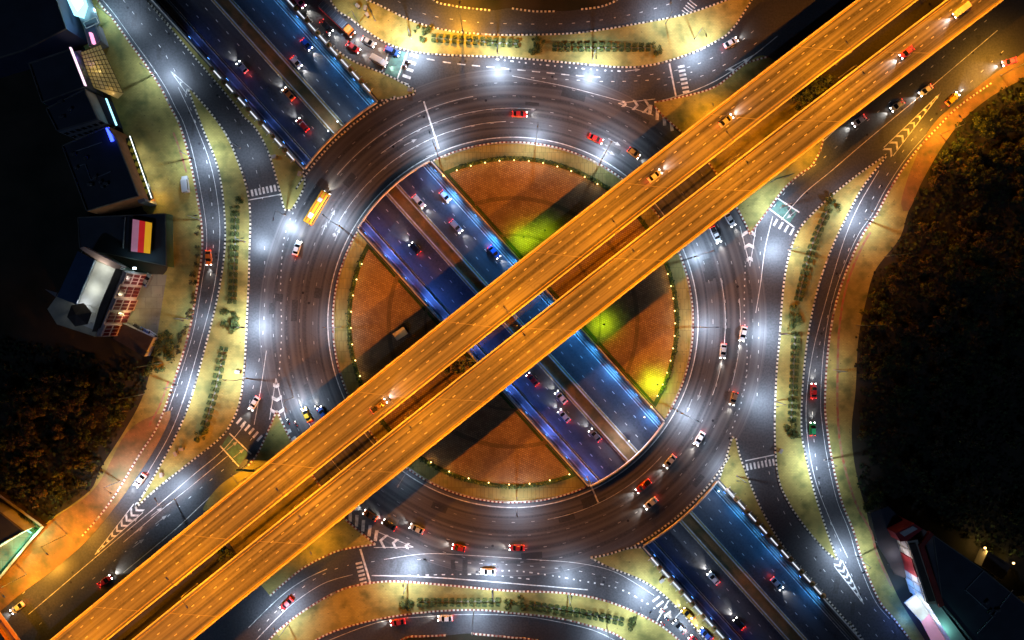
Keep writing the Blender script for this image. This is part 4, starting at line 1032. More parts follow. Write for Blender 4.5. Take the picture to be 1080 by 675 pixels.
scatter([(-20, 395), (150, 395), (145, 420), (128, 455), (103, 495), (88, 513), (45, 540), (-10, 500)], 48, 10, lambda x, y: tree(x, y, rs.uniform(.55, 1.1), 'scrubby tree in the dark grove at the lower left', 'trees of the lower left grove', (0, 1, 2)))
scatter([(165, 350), (178, 352), (185, 372), (168, 400), (158, 385)], 9, 6, lambda x, y: bush(x, y, rs.uniform(1.0, 1.6), 'garden bush beside the dark carport', 'garden bushes beside the carport', BM))
scatter([(205, 305), (211, 235), (214, 235), (206, 330), (190, 378), (186, 372)], 18, 5, lambda x, y: bush(x - 2, y, rs.uniform(.5, .9), 'low bush along the western kerb', 'bushes along the western kerb', BD))
scatter([(0, 536), (6, 533), (50, 552), (42, 562)], 8, 5, lambda x, y: bush(x, y, rs.uniform(.7, 1.1), 'green-lit bush in the walled garden strip', 'bushes of the walled garden', BM))
scatter([(908, 515), (925, 520), (925, 532), (910, 532)], 4, 5, lambda x, y: tree(x, y, .6, 'small lit palm-like tree beside the dark canopy', 'trees beside the dark canopy', (3,)))
scatter([(1040, 575), (1052, 590), (1040, 600), (1028, 590)], 4, 5, lambda x, y: bush(x, y, 1.2, 'warm-lit bush beside the small hut', 'bushes beside the small hut', BM))
for px, py, k, lab in ((846, 102, 1.0, 'round tree lowest in the gap between the flyovers, of three'), (857, 95, 1.15, 'round tree in the middle of three between the flyovers'), (867, 87, 1.1, 'round tree highest of three between the flyovers'), (233, 587, .8, 'lone round tree in the gap between the flyovers at the lower left'), (487, 383, 1.2, 'brown tree in the gap between the flyovers left of the cutting'), (478, 390, .9, 'smaller brown tree in the gap left of the cutting')):
    v = V(px, py, 6); qx, qy = v.x / S + 540, 337.5 - v.y / S; tree(qx, qy, k, lab, 'trees between the flyovers', (1,) if 'brown' in lab else (0,))
#==PART4==

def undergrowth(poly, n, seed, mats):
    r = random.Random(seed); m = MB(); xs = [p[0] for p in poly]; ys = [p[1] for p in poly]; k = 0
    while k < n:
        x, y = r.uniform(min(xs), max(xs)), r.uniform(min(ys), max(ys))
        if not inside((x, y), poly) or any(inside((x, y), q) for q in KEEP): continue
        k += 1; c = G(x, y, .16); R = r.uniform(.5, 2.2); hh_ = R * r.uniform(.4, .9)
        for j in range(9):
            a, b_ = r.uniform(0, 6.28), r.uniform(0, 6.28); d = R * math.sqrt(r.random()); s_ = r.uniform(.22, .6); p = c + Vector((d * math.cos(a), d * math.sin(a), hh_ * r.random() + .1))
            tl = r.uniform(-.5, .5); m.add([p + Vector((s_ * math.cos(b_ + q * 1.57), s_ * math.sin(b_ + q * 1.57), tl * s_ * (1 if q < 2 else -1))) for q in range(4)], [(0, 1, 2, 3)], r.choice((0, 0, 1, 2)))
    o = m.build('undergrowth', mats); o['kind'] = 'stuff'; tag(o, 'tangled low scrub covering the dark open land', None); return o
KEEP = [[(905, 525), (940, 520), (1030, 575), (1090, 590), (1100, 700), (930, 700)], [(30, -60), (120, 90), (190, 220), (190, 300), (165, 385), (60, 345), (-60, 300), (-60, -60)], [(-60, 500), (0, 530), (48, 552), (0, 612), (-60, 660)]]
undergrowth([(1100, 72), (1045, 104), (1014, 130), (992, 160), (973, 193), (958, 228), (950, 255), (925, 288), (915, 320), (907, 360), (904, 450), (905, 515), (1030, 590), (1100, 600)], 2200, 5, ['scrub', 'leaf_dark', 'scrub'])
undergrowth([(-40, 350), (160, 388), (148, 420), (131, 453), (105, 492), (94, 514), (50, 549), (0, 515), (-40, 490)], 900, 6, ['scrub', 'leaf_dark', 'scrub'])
# ------------------------------------------------------------------ vehicles
def ringsec(x, w, zb, zt, ch=.16): return [(x, -w, zb), (x, -w, zt - ch), (x, -w + ch, zt), (x, w - ch, zt), (x, w, zt - ch), (x, w, zb)]
def loft(mb, secs, mi=0):
    n = len(secs[0]); o = [v for s in secs for v in s]
    fs = [(i * n + j, i * n + (j + 1) % n, (i + 1) * n + (j + 1) % n, (i + 1) * n + j) for i in range(len(secs) - 1) for j in range(n)]
    fs += [tuple(range(n))[::-1], tuple(range((len(secs) - 1) * n, len(secs) * n))]; mb.add(o, fs, mi)
def wheels(t, xs, w, r=.33):
    for x in xs:
        for s in (-1, 1):
            m = MB(); m.tube((x, s * (w - .22), r), (x, s * (w + .02), r), r, r, 14); o = m.build('wheel', 'rubber', t)
            m = MB(); m.tube((x, s * (w + .021), r), (x, s * (w + .04), r), r * .6, r * .5, 10); m.build('rim', 'rim', o)
def lights(t, xf, xr, w, z):
    for s in (-1, 1):
        m = MB(); m.box((xf, s * (w - .28), z), (.16, .36, .2)); m.build('headlight', 'glow_head', t)
        m = MB(); m.box((xr, s * (w - .24), z + .1), (.12, .34, .18)); m.build('taillight', 'glow_tail', t)
def make_car(kind):
    L = {'sedan': 4.5, 'hatchback': 4.0, 'suv': 4.7, 'pickup': 5.2, 'van': 5.1}[kind]; h = L / 2; w = .9
    nm = {'sedan': 'car', 'hatchback': 'car', 'suv': 'suv', 'pickup': 'pickup_truck', 'van': 'van'}[kind]
    t = thing(nm, None, nm.replace('_', ' '))
    if kind == 'van':
        m = MB(); loft(m, [ringsec(-h, .82, .35, 1.85), ringsec(-h + .15, .93, .25, 2.0), ringsec(h - 1.5, .93, .25, 2.0), ringsec(h - .75, .92, .25, 1.15), ringsec(h - .1, .88, .25, .95), ringsec(h, .75, .35, .8)]); m.build('body', 'car_paint', t)
        m = MB(); loft(m, [ringsec(h - 1.52, .80, 1.3, 2.02), ringsec(h - .80, .78, 1.1, 1.2)]); m.build('windscreen', 'car_glass', t)
        for s in (-1, 1): m = MB(); m.box((-.4, s * .935, 1.5), (3.2, .03, .5)); m.build('side_window', 'car_glass', t)
        m = MB(); m.box((-h - .01, 0, 1.5), (.03, 1.3, .5)); m.build('rear_window', 'car_glass', t)
    else:
        base = [ringsec(-h, .72, .4, .85), ringsec(-h + .12, .86, .25, .98), ringsec(-h + .9, .9, .22, 1.0), ringsec(h - 1.3, .9, .22, .95), ringsec(h - .35, .85, .25, .82), ringsec(h, .68, .35, .62)]
        m = MB(); loft(m, base); m.build('body', 'car_paint', t)
        zr = {'sedan': 1.45, 'hatchback': 1.5, 'suv': 1.75, 'pickup': 1.7}[kind]
        xa, xb, xc, xd = {'sedan': (-1.75, -1.1, .35, 1.15), 'hatchback': (-1.9, -1.45, .3, 1.1), 'suv': (-2.2, -1.85, .4, 1.15), 'pickup': (-.7, -.45, .6, 1.35)}[kind]
        m = MB(); loft(m, [ringsec(xa, .78, .9, .99), ringsec(xb, .72, .9, zr), ringsec(xc, .72, .9, zr), ringsec(xd, .80, .85, .93)]); m.build('glasshouse', 'car_glass', t)
        m = MB(); loft(m, [ringsec(xb + .05, .66, zr - .06, zr + .03, .05), ringsec(xc - .08, .66, zr - .06, zr + .03, .05)])
        for xx in (xb, (xb + xc) / 2, xc):
            for s in (-1, 1): m.box((xx, s * .745, (zr + .95) / 2), (.08, .05, zr - .95))
        m.build('roof', 'car_paint', t)
        if kind == 'pickup': m = MB(); m.box((-1.68, 0, 1.005), (1.6, 1.4, .05)); m.build('cargo_bed', 'rubber', t)
        for s in (-1, 1): m = MB(); m.box((xd - .25, s * .98, .98), (.12, .2, .13)); m.build('wing_mirror', 'car_paint', t)
    m = MB(); m.box((h + .0, 0, .42), (.12, 1.3, .22)); m.build('bumper', 'dark_metal', t)
    wheels(t, (-h + .85, h - .9), w); lights(t, h - .06, -h + .05, w, .68)
    lamp('light', 'SPOT', (h + .3, 0, .75), P_CAR, (1, .95, .86), t, size=rad(70), blend=.8, radius=.2, rot=(0, rad(-81), 0))
    lamp('light', 'POINT', (-h - .45, 0, .8), 45, (1, .04, .02), t, radius=.2)
    return t
def make_truck():
    t = thing('truck', None, 'truck')
    m = MB(); loft(m, [ringsec(4.0, 1.2, .6, 2.9), ringsec(5.6, 1.2, .6, 2.9), ringsec(6.1, 1.15, .6, 2.5), ringsec(6.3, 1.1, .6, 1.5)]); m.build('cab', 'car_paint', t)
    m = MB(); m.box((6.2, 0, 2.0), (.16, 2.0, .8)); m.build('windscreen', 'car_glass', t)
    m = MB(); m.box((-1.4, 0, 1.1), (10.4, 2.4, .3)); m.build('chassis', 'dark_metal', t)
    m = MB(); m.box((-1.4, 0, 2.15), (10.2, 2.3, 1.8)); b = m.build('cargo_cover', 'roof_dark', t)
    m = MB()
    for i in range(9): m.box((-6.2 + i * 1.2, 0, 3.07), (.08, 2.34, .05))
    m.build('cover_rib', 'grey_metal', b)
    m = MB()
    for s in (-1, 1): m.box((-1.4, s * 1.19, 1.3), (10.2, .06, .3))
    m.box((-6.55, 0, 1.5), (.08, 2.3, .8)); m.build('side_rail', 'sign_red', t)  # red glow put into the rails by an emissive material, no lamps
    wheels(t, (-5.4, -4.2, 2.6, 5.0), 1.15, .5); lights(t, 6.32, -6.6, 1.15, .9)
    lamp('light', 'SPOT', (6.7, 0, 1.0), P_CAR, (1, .9, .7), t, size=rad(80), blend=.8, radius=.2, rot=(0, rad(-75), 0)); return t
def make_bus():
    t = thing('bus', None, 'bus')
    m = MB(); loft(m, [ringsec(-5.5, 1.15, .4, 2.9), ringsec(-5.3, 1.25, .35, 3.0), ringsec(5.2, 1.25, .35, 3.0), ringsec(5.5, 1.15, .4, 2.7)]); m.build('body', 'car_paint', t)
    for s in (-1, 1): m = MB(); m.box((0, s * 1.26, 2.0), (9.8, .03, .8)); m.build('window', 'car_glass', t)
    m = MB(); m.box((5.46, 0, 1.9), (.12, 2.0, 1.2)); m.build('windscreen', 'car_glass', t)
    m = MB(); m.box((-3, 0, 3.1), (1.6, 1.3, .22)); m.box((2.5, 0, 3.1), (1.2, 1.2, .2)); m.build('roof_unit', 'wall_white', t)
    m = MB(); m.box((0, .6, 3.012), (10.2, .25, .02)); m.box((0, -.6, 3.012), (10.2, .25, .02)); m.build('roof_stripe', 'sign_red', t)
    wheels(t, (-3.4, 3.6), 1.2, .5); lights(t, 5.5, -5.5, 1.2, .8)
    lamp('light', 'SPOT', (5.9, 0, 1.0), P_CAR, (1, .95, .8), t, size=rad(80), blend=.8, radius=.2, rot=(0, rad(-75), 0)); return t
def make_bike():
    t = thing('motorcycle', None, 'motorcycle')
    for x in (-.65, .65): m = MB(); m.tube((x, -.06, .3), (x, .06, .3), .3, .3, 14); m.build('wheel', 'rubber', t)
    m = MB(); loft(m, [ringsec(-.7, .1, .5, .75, .05), ringsec(-.2, .17, .4, .8, .06), ringsec(.3, .15, .35, .85, .06), ringsec(.5, .1, .5, 1.0, .05)]); m.build('body', 'car_paint', t)
    m = MB(); m.box((-.3, 0, .83), (.8, .26, .08)); m.build('seat', 'rubber', t)
    m = MB(); m.tube((.45, -.36, 1.05), (.45, .36, 1.05), .025); m.tube((.45, 0, 1.05), (.65, 0, .3), .035); m.build('handlebar', 'dark_metal', t)
    m = MB(); m.box((.6, 0, .9), (.1, .18, .16)); m.build('headlight', 'glow_head', t)
    m = MB(); m.box((-.82, 0, .72), (.06, .16, .08)); m.build('taillight', 'glow_tail', t)
    lamp('light', 'SPOT', (.8, 0, .9), 40, (1, .95, .86), t, size=rad(70), blend=.8, radius=.1, rot=(0, rad(-70), 0)); return t
def person_mesh():
    """seated rider grown from a skin-modified skeleton"""
    J = {'pelvis': (0, 0, .92, .15), 'spine': (.06, 0, 1.15, .14), 'chest': (.12, 0, 1.35, .16), 'neck': (.16, 0, 1.52, .06), 'head': (.18, 0, 1.66, .10), 'top': (.17, 0, 1.76, .07)}
    E = [('pelvis', 'spine'), ('spine', 'chest'), ('chest', 'neck'), ('neck', 'head'), ('head', 'top')]
    for s, k in ((-1, 'l'), (1, 'r')):
        J.update({'sh' + k: (.13, s * .19, 1.42, .065), 'el' + k: (.30, s * .33, 1.2, .048), 'wr' + k: (.55, s * .33, 1.1, .034), 'ha' + k: (.62, s * .32, 1.09, .036),
                  'hip' + k: (.03, s * .12, .9, .1), 'kn' + k: (.42, s * .24, .82, .068), 'an' + k: (.22, s * .24, .4, .048), 'to' + k: (.42, s * .25, .34, .04)})
        E += [('chest', 'sh' + k), ('sh' + k, 'el' + k), ('el' + k, 'wr' + k), ('wr' + k, 'ha' + k), ('pelvis', 'hip' + k), ('hip' + k, 'kn' + k), ('kn' + k, 'an' + k), ('an' + k, 'to' + k)]
    ks = list(J); me = bpy.data.meshes.new('person'); me.from_pydata([J[k][:3] for k in ks], [(ks.index(a), ks.index(b)) for a, b in E], [])
    o = bpy.data.objects.new('tmp', me); C.objects.link(o); md = o.modifiers.new('s', 'SKIN'); sd = me.skin_vertices[0].data
    for i, k in enumerate(ks): sd[i].radius = (J[k][3], J[k][3])
    sd[0].use_root = True; o.modifiers.new('u', 'SUBSURF').levels = 1
    dg = bpy.context.evaluated_depsgraph_get(); dg.update(); em = bpy.data.meshes.new_from_object(o.evaluated_get(dg)); bpy.data.objects.remove(o)
    em.materials.clear()
    for x in ('cloth_dark', 'skin', 'cloth_red'): em.materials.append(M[x])
    return em
PM = person_mesh()
def setmats(me, top):
    for p in me.polygons:
        z, x = p.center.z, p.center.x; p.material_index = 1 if (z > 1.53 or (x > .5 and z > 1.0)) else (top if z > .98 else 0)
PM2 = PM.copy(); setmats(PM, 0); setmats(PM2, 2)
hm = MB(); bpy_seg = [(.0, 0)]
for i in range(6):
    z0, z1 = i / 6 * math.pi / 2, (i + 1) / 6 * math.pi / 2
    hm.tube((.18, 0, 1.66 + .15 * math.sin(z0)), (.18, 0, 1.66 + .15 * math.sin(z1)), .15 * math.cos(z0) + .005, .15 * math.cos(z1) + .005, 12, cap=(i == 5))
ho = hm.build('h', 'helmet'); HM = ho.data; bpy.data.objects.remove(ho)
PROTO = {k: None for k in ('sedan', 'hatchback', 'suv', 'pickup', 'van', 'truck', 'bus', 'bike')}
COLS = {'white': (.72, .73, .74), 'silver': (.42, .44, .46), 'black': (.012, .012, .015), 'red': (.45, .02, .02), 'yellow': (.75, .42, .02), 'blue': (.03, .09, .35), 'grey': (.13, .135, .14), 'pink': (.7, .12, .3), 'green': (.03, .3, .1), 'orange': (.6, .16, .02), 'bronze': (.22, .14, .08)}
def car(kind, px, py, dx, dy, col, label, z=0.012, conv=G, on=True):
    if PROTO[kind] is None:
        PROTO[kind] = o = (make_truck if kind == 'truck' else make_bus if kind == 'bus' else make_bike if kind == 'bike' else (lambda: make_car(kind)))(); kids(o); [kids(c) for c in kids(o)]
    else: o = dup(PROTO[kind])
    v = conv(px, py, z); o.location = v; o.rotation_euler = (0, 0, head_of(dx, dy)); tag(o, label, o.get('category'), 'motorcycles in traffic' if kind == 'bike' else 'vehicles on the roads')
    bpy.context.view_layer.update
    for c in C.objects if False else [c for c in o_children(o)]:
        if c.type == 'MESH': c.color = (*COLS[col], 1)
    return o
_cursor = {}
def o_children(o):
    # objects are appended in order, so the children are the newest ones unless o is the prototype
    allc = list(C.objects)[-40:]
    return [c for c in allc if c.parent == o or (c.parent and c.parent.parent == o)]
def tang(px, py): # clockwise direction on the ring
    return (-(py - RC[1]), px - RC[0])
QN = (.72, .70)
for a in (
 ('truck', 357, 23, .72, .68, 'orange', 'long covered truck with glowing red sides in the upper queue'),
 ('sedan', 345, 29, .66, .75, 'black', 'black car beside the truck in the upper queue'),
 ('sedan', 373, 51, .85, .55, 'red', 'red car ahead of the black car in the upper queue'),
 ('sedan', 389, 45, .86, .5, 'silver', 'silver car just ahead of the long truck'),
 ('suv', 414, 55, .95, .4, 'blue', 'blue and white suv at the upper stop line'),
 ('van', 400, 65, .86, .45, 'white', 'white van at the upper stop line'),
 ('hatchback', 317, 3, .66, .75, 'pink', 'pink car at the far end of the upper queue'),
 ('pickup', 754, 248, .42, .9, 'white', 'white pickup just right of the flyover on the roundabout'),
 ('sedan', 769, 232, .5, .85, 'white', 'white car beside the hatched marking right of the flyover'),
 ('sedan', 324, 437, -.45, -.9, 'yellow', 'yellow taxi left of the flyover on the roundabout'),
 ('sedan', 341, 436, -.5, -.85, 'blue', 'blue car half under the flyover at its left'),
 ('sedan', 391, 543, -.86, -.5, 'orange', 'orange car following a dark car below the flyover'),
 ('sedan', 411, 553, -.84, -.54, 'black', 'dark car behind the orange car below the flyover'),
 ('sedan', 725, 647, -.7, -.68, 'yellow', 'yellow and green taxi in the lower right queue'),
 ('sedan', 716, 660, -.7, -.7, 'grey', 'dark car beside the yellow taxi in the lower right queue'),
 ('sedan', 744, 668, -.7, -.68, 'blue', 'blue car behind the yellow taxi in the lower right queue'),
 ('hatchback', 732, 675, -.7, -.7, 'red', 'red car at the bottom edge in the lower right queue'),
 ('bus', 336, 220, .52, -.86, 'yellow', 'yellow bus rounding the upper left of the roundabout'),
 ('sedan', 314, 262, .3, -.95, 'white', 'white car behind the yellow bus on the roundabout'),
 ('sedan', 548, 121, 1, .02, 'red', 'red car at the top of the roundabout'),
 ('sedan', 628, 147, .9, .42, 'red', 'red car in the top right of the roundabout, outer of a pair'),
 ('hatchback', 668, 162, .8, .6, 'orange', 'orange car entering the shade of the flyover'),
 ('sedan', 762, 370, -.1, 1, 'silver', 'silver car on the right of the roundabout level with the brick sector'),
 ('sedan', 783, 352, -.2, 1, 'white', 'white car nearest the eastern slip road merge'),
 ('hatchback', 773, 420, -.3, 1, 'bronze', 'bronze car on the lower right of the roundabout'),
 ('sedan', 737, 462, -.5, .85, 'white', 'white car on the ring above the lower right cutting corner'),
 ('sedan', 706, 486, -.62, .75, 'silver', 'silver car following along the lower right curve'),
 ('pickup', 678, 512, -.75, .62, 'red', 'red pickup on the lower right curve of the roundabout'),
 ('sedan', 686, 530, -.75, .62, 'white', 'white car nearest the outer kerb of the lower right curve'),
 ('sedan', 545, 577, -1, 0, 'red', 'bright red car at the bottom of the roundabout'),
 ('sedan', 440, 557, -.9, -.42, 'silver', 'silver car below the bottom left of the round island'),
 ('hatchback', 484, 577, -.97, -.2, 'red', 'small red car left of the bottom of the roundabout'),
 ('sedan', 515, 602, -1, 0, 'white', 'white car on the road above the southern island'),
 ('sedan', 770, 46, .86, -.5, 'white', 'white car on the road leaving at the upper right'),
 ('sedan', 945, 112, -.8, .6, 'silver', 'silver car on the side road right of the flyover, inner lane'),
 ('sedan', 975, 96, -.8, .6, 'white', 'white car alongside the upper right chevrons'),
 ('suv', 1003, 105, .72, -.7, 'yellow', 'yellow suv heading away past the upper right chevrons'),
 ('sedan', 1063, 66, -.9, .3, 'pink', 'pink-lit car at the upper right corner'),
 ('sedan', 905, 128, -.8, .6, 'white', 'white car close beside the lower flyover edge'),
 ('sedan', 857, 412, 0, -1, 'red', 'red car on the outer eastern road'),
 ('hatchback', 856, 452, 0, -1, 'green', 'green car behind the red one on the outer eastern road'),
 ('sedan', 221, 272, .05, 1, 'orange', 'orange car on the outer western road'),
 ('sedan', 112, 612, .8, -.6, 'red', 'red car on the lower left road beside the flyover'),
 ('sedan', 149, 506, -.6, .78, 'white', 'white car beside the lower tip of the western island'),
 ('sedan', 20, 640, -.8, .6, 'white', 'white car near the footbridge at the lower left'),
 ('sedan', 269, 425, -.5, .85, 'white', 'white car on the inner road beside the lower western island'),
 ('sedan', 303, 636, -.7, .7, 'red', 'red car on the road below the flyover at the lower left'),
 ('sedan', 420, 655, -1, .15, 'red', 'red car on the lowest road below the southern island'),
 ('sedan', 470, 651, -1, .02, 'white', 'white car on the lowest road below the southern island'),
 ('van', 197, 195, -.12, -1, 'white', 'white van parked on the western pavement'),
 ('sedan', 156, 296, .45, -.9, 'grey', 'grey car parked in the red-windowed house yard'),
 ('sedan', 177, 244, 0, 1, 'silver', 'silver car parked beside the striped billboard'),
 ('hatchback', 178, 268, 0, 1, 'red', 'red car parked beside the striped billboard'),
 ('hatchback', 147, 347, -.8, -.5, 'black', 'leftmost dark car parked above the carport'),
 ('hatchback', 154, 350, -.8, -.5, 'blue', 'blue car parked above the carport between two others'),
 ('hatchback', 161, 353, -.8, -.5, 'silver', 'rightmost car parked above the carport'),
 ('sedan', 655, 42 + 0, 1, -.3, 'white', 'x'),
): 
    if a[-1] == 'x': continue
    parked = 'parked' in a[-1]
    o = car(*a, **({'z': .17} if parked else {'z': .02}))
    if parked:
        for c in [c for c in C.objects if c.parent == o and c.type == 'LIGHT']: bpy.data.objects.remove(c)
        for c in o_children(o) :
            if c.name.startswith(('headlight', 'taillight')): 
                c.data = c.data.copy(); c.data.materials[0] = M['helmet' if c.name.startswith('head') else 'wall_red']
# underpass traffic
for s, t, d, col, lab in ((-150, 40, 1, 'white', 'white car in the right lane of the central cutting above the flyover'), (-118, 27, 1, 'silver', 'silver car in the middle lane of the central cutting above the flyover'), (-70, 39, 1, 'blue', 'blue car in the central cutting nearest the upper flyover edge'), (-165, 15, 1, 'white', 'white car beside the median at the upper end of the central cutting'),
    (-130, -22, -1, 'black', 'black car in the left carriageway of the central cutting'), (95, -12, -1, 'white', 'white car nearest the median in the lower central cutting'), (112, -23, -1, 'silver', 'silver car in the middle lane of the lower central cutting'), (150, -12, -1, 'grey', 'grey car beside the median at the lower end of the central cutting'), (60, -22, -1, 'red', 'red car in the left carriageway just below the flyover'),
    (-310, -23, -1, 'red', 'red car nearest the slab in the upper left cutting'), (-345, -12, -1, 'orange', 'orange car beside the median in the upper left cutting'), (-400, -30, -1, 'silver', 'silver car farthest up the left carriageway of the upper left cutting'), (-365, 17, 1, 'white', 'white car in the right carriageway of the upper left cutting beside the median'), (-372, 38, 1, 'blue', 'blue car beside the right wall of the upper left cutting'),
    (350, -20, -1, 'white', 'white car in the left carriageway of the lower right cutting'), (405, -32, -1, 'black', 'black car farthest down the lower right cutting'), (400, 27, 1, 'silver', 'silver car in the right carriageway of the lower right cutting')):
    p = T(s, t); car(rs.choice(('sedan', 'sedan', 'hatchback', 'suv')), p[0], p[1], AX[0] * d, AX[1] * d, col, lab, z=UZ + .02)
# flyover traffic
for px, py, d, col, lab, k in ((690, 186, 1, 'white', 'white car on the upper left flyover right of centre', 'sedan'), (765, 128, 1, 'silver', 'silver car farther ahead on the upper left flyover', 'sedan'), (1012, 12, -1, 'white', 'white van on the lower right flyover near the top edge', 'van'), (955, 56, -1, 'pink', 'pinkish car on the lower right flyover near its top', 'sedan'), (400, 428, 1, 'bronze', 'bronze pickup on the upper left flyover left of the round island', 'pickup')):
    car(k, px, py, .785 * d, -.62 * d, col, lab, z=DZ + .02, conv=V)
NB = 0
for px, py, dx, dy, lab, rl in ((430, 66, .95, .2, 'front motorcycle ahead of the upper stop line', 'rider on the front motorcycle ahead of the upper stop line'), (427, 71, .95, .2, 'red-lit motorcycle at the green cycle box', 'rider on the motorcycle at the green cycle box'), (305, 444, -.4, -.9, 'motorcycle beside the left hatched marking', 'rider beside the left hatched marking'), (313, 446, -.4, -.9, 'motorcycle left of the yellow taxi', 'rider just left of the yellow taxi'), (334, 430, -.45, -.9, 'motorcycle right of the yellow taxi', 'rider just right of the yellow taxi'),
    (698, 642, -.7, -.6, 'foremost motorcycle at the lower right stop line', 'rider foremost at the lower right stop line'), (702, 651, -.7, -.6, 'middle motorcycle at the lower right stop line', 'rider in the middle at the lower right stop line'), (698, 656, -.7, -.6, 'motorcycle nearest the southern island kerb', 'rider nearest the southern island kerb'), (347, 37, .66, .75, 'motorcycle with bright headlight beside the upper cutting', 'rider with bright headlight beside the upper cutting')):
    o = car('bike', px, py, dx, dy, rs.choice(('red', 'blue', 'black', 'white')), lab)
    p = bpy.data.objects.new('person', (PM, PM2)[NB % 2]); C.objects.link(p); p.location = o.location; p.rotation_euler = o.rotation_euler
    tag(p, rl, 'person', 'motorcycle riders'); h = bpy.data.objects.new('helmet', HM); C.objects.link(h); h.parent = p; NB += 1

# ------------------------------------------------------------------ buildings
def W2(px, py, z): v = V(px, py, z); return (v.x, v.y)
def wallwin(par, a, b, z0, z1, nx, nz, fx=.7, fz=.6, mt='window_dark', frame=None, depth=.06, name='window'):
    """windows on the wall running from a to b (world xy); outside is to the right of a->b"""
    a, b = Vector((*a, 0)), Vector((*b, 0)); d = b - a; L = d.length; d.normalize(); nr = Vector((d.y, -d.x, 0)); rz = math.atan2(d.y, d.x)
    for j in range(nz):
        for i in range(nx):
            c = a + d * L * (i + .5) / nx + nr * .02; zc = z0 + (z1 - z0) * (j + .5) / nz; w, h = L / nx * fx, (z1 - z0) / nz * fz
            m = MB(); m.box((c.x, c.y, zc), (w, depth, h), rz); o = m.build(name, mt, par)
            if frame:
                m = MB(); fw = .14
                for sx, sz, ww, hh in ((0, h / 2, w + fw, fw), (0, -h / 2, w + fw, fw), (-w / 2, 0, fw, h), (w / 2, 0, fw, h)):
                    q = c + d * sx + nr * .05; m.box((q.x, q.y, zc + sz), (ww, depth + .08, hh), rz)
                m.build('frame', frame, o)
def block(par, roofpx, h, wall, roof, par_h=.5, name='wall', z0=.15, rim='concrete_dark'):
    pts = [W2(x, y, h) for x, y in roofpx]
    m = MB(); m.prism(pts, z0, h - .01, 0); w = m.build(name, wall, par)
    A = sum(pts[i][0] * pts[(i + 1) % len(pts)][1] - pts[(i + 1) % len(pts)][0] * pts[i][1] for i in range(len(pts)))
    if A < 0: pts = pts[::-1]
    m = MB(); m.prism([(p[0], p[1]) for p in pts], h - .01, h + .04, 0); m.build('roof', roof, par)
    if par_h:
        m = MB(); ring_ = [Vector((*p, h + .04)) for p in pts] + [Vector((*pts[0], h + .04))]
        for i in range(len(pts)): m.rail([ring_[i], ring_[i + 1]], .25, par_h, off=.14)
        m.build('roof_parapet', rim, par)
    return pts
def roofstuff(par, px, py, z, n, seed):
    r = random.Random(seed)
    for i in range(n):
        v = V(px + r.uniform(-12, 12), py + r.uniform(-10, 10), z); m = MB(); m.box((v.x, v.y, z + .45), (r.uniform(.8, 1.6), .8, .8), r.uniform(0, 1)); m.tube((v.x, v.y, z + .85), (v.x, v.y, z + .95), .3, .3, 10); m.build('air_conditioner', 'grey_metal', par)
def bl(px, py, z, power, col, par, kind='POINT', **k):
    v = V(px, py, z); return lamp('light', kind, v, power, col, par, **k)
# shop house with the cyan-lit front, upper left
b = thing('shop_building', 'dark-roofed shop with a glowing cyan and white front at the upper left corner', 'building')
block(b, [(-90, -60), (38, -60), (58, -8), (71, 31), (26, 54), (-60, 80)], 10, 'wall_navy', 'roof_dark')
m = MB(); m.prism([W2(60, -30, 9), W2(75, -34, 9), W2(94, 16, 9), W2(80, 30, 9), W2(71, 8, 9)], 3.5, 3.8); m.build('canopy', 'grey_metal', b)
for q, mt in (([(66, -20), (82, -24), (92, 6), (88, 19), (78, 16), (70, -2)], 'glow_cyan'), ([(72, -18), (80, -20), (88, 4), (82, 12), (75, 0)], 'glow_white')):
    m = MB(); m.prism([W2(x, y, 5) for x, y in q], 4.6 if mt == 'glow_cyan' else 5.02, 5.0 if mt == 'glow_cyan' else 5.1); m.build('light_panel', mt, b)
m = MB()
for i in range(7): v0, v1 = V(60 + i * 1.6, 2 + i * 4.4, 8), V(67 + i * 1.6, -1 + i * 4.4, 5.5); m.tube(v0, v1, .15, .15, 4)
m.build('cyan_strip', 'glow_cyan', b)
bl(100, 10, 4, 1500, (.4, .8, 1), b); bl(84, 22, 9, 500, (.2, .6, 1), b)
b = thing('kiosk', 'small dark kiosk with a pink sign beside the cyan-lit shop', 'kiosk')
block(b, [(88, 27), (100, 24), (107, 44), (94, 49)], 4, 'wall_grey', 'roof_dark', .2)
m = MB(); m.prism([W2(93.5, 34, 5), W2(96, 34, 5), W2(99.5, 45, 5), W2(97, 46, 5)], 4.1, 5); m.build('sign', 'glow_magenta', b); bl(104, 42, 3, 260, (.5, .5, 1), b)
m = MB(); 
for q0, q1 in (((88, 24), (101, 18)), ((101, 18), (104, 24)), ((104, 24), (91, 30)), ((91, 30), (88, 24))): m.tube(V(*q0, 4.6), V(*q1, 4.6), .12, .12, 6)
m.build('awning_frame', 'kerb_white', b)
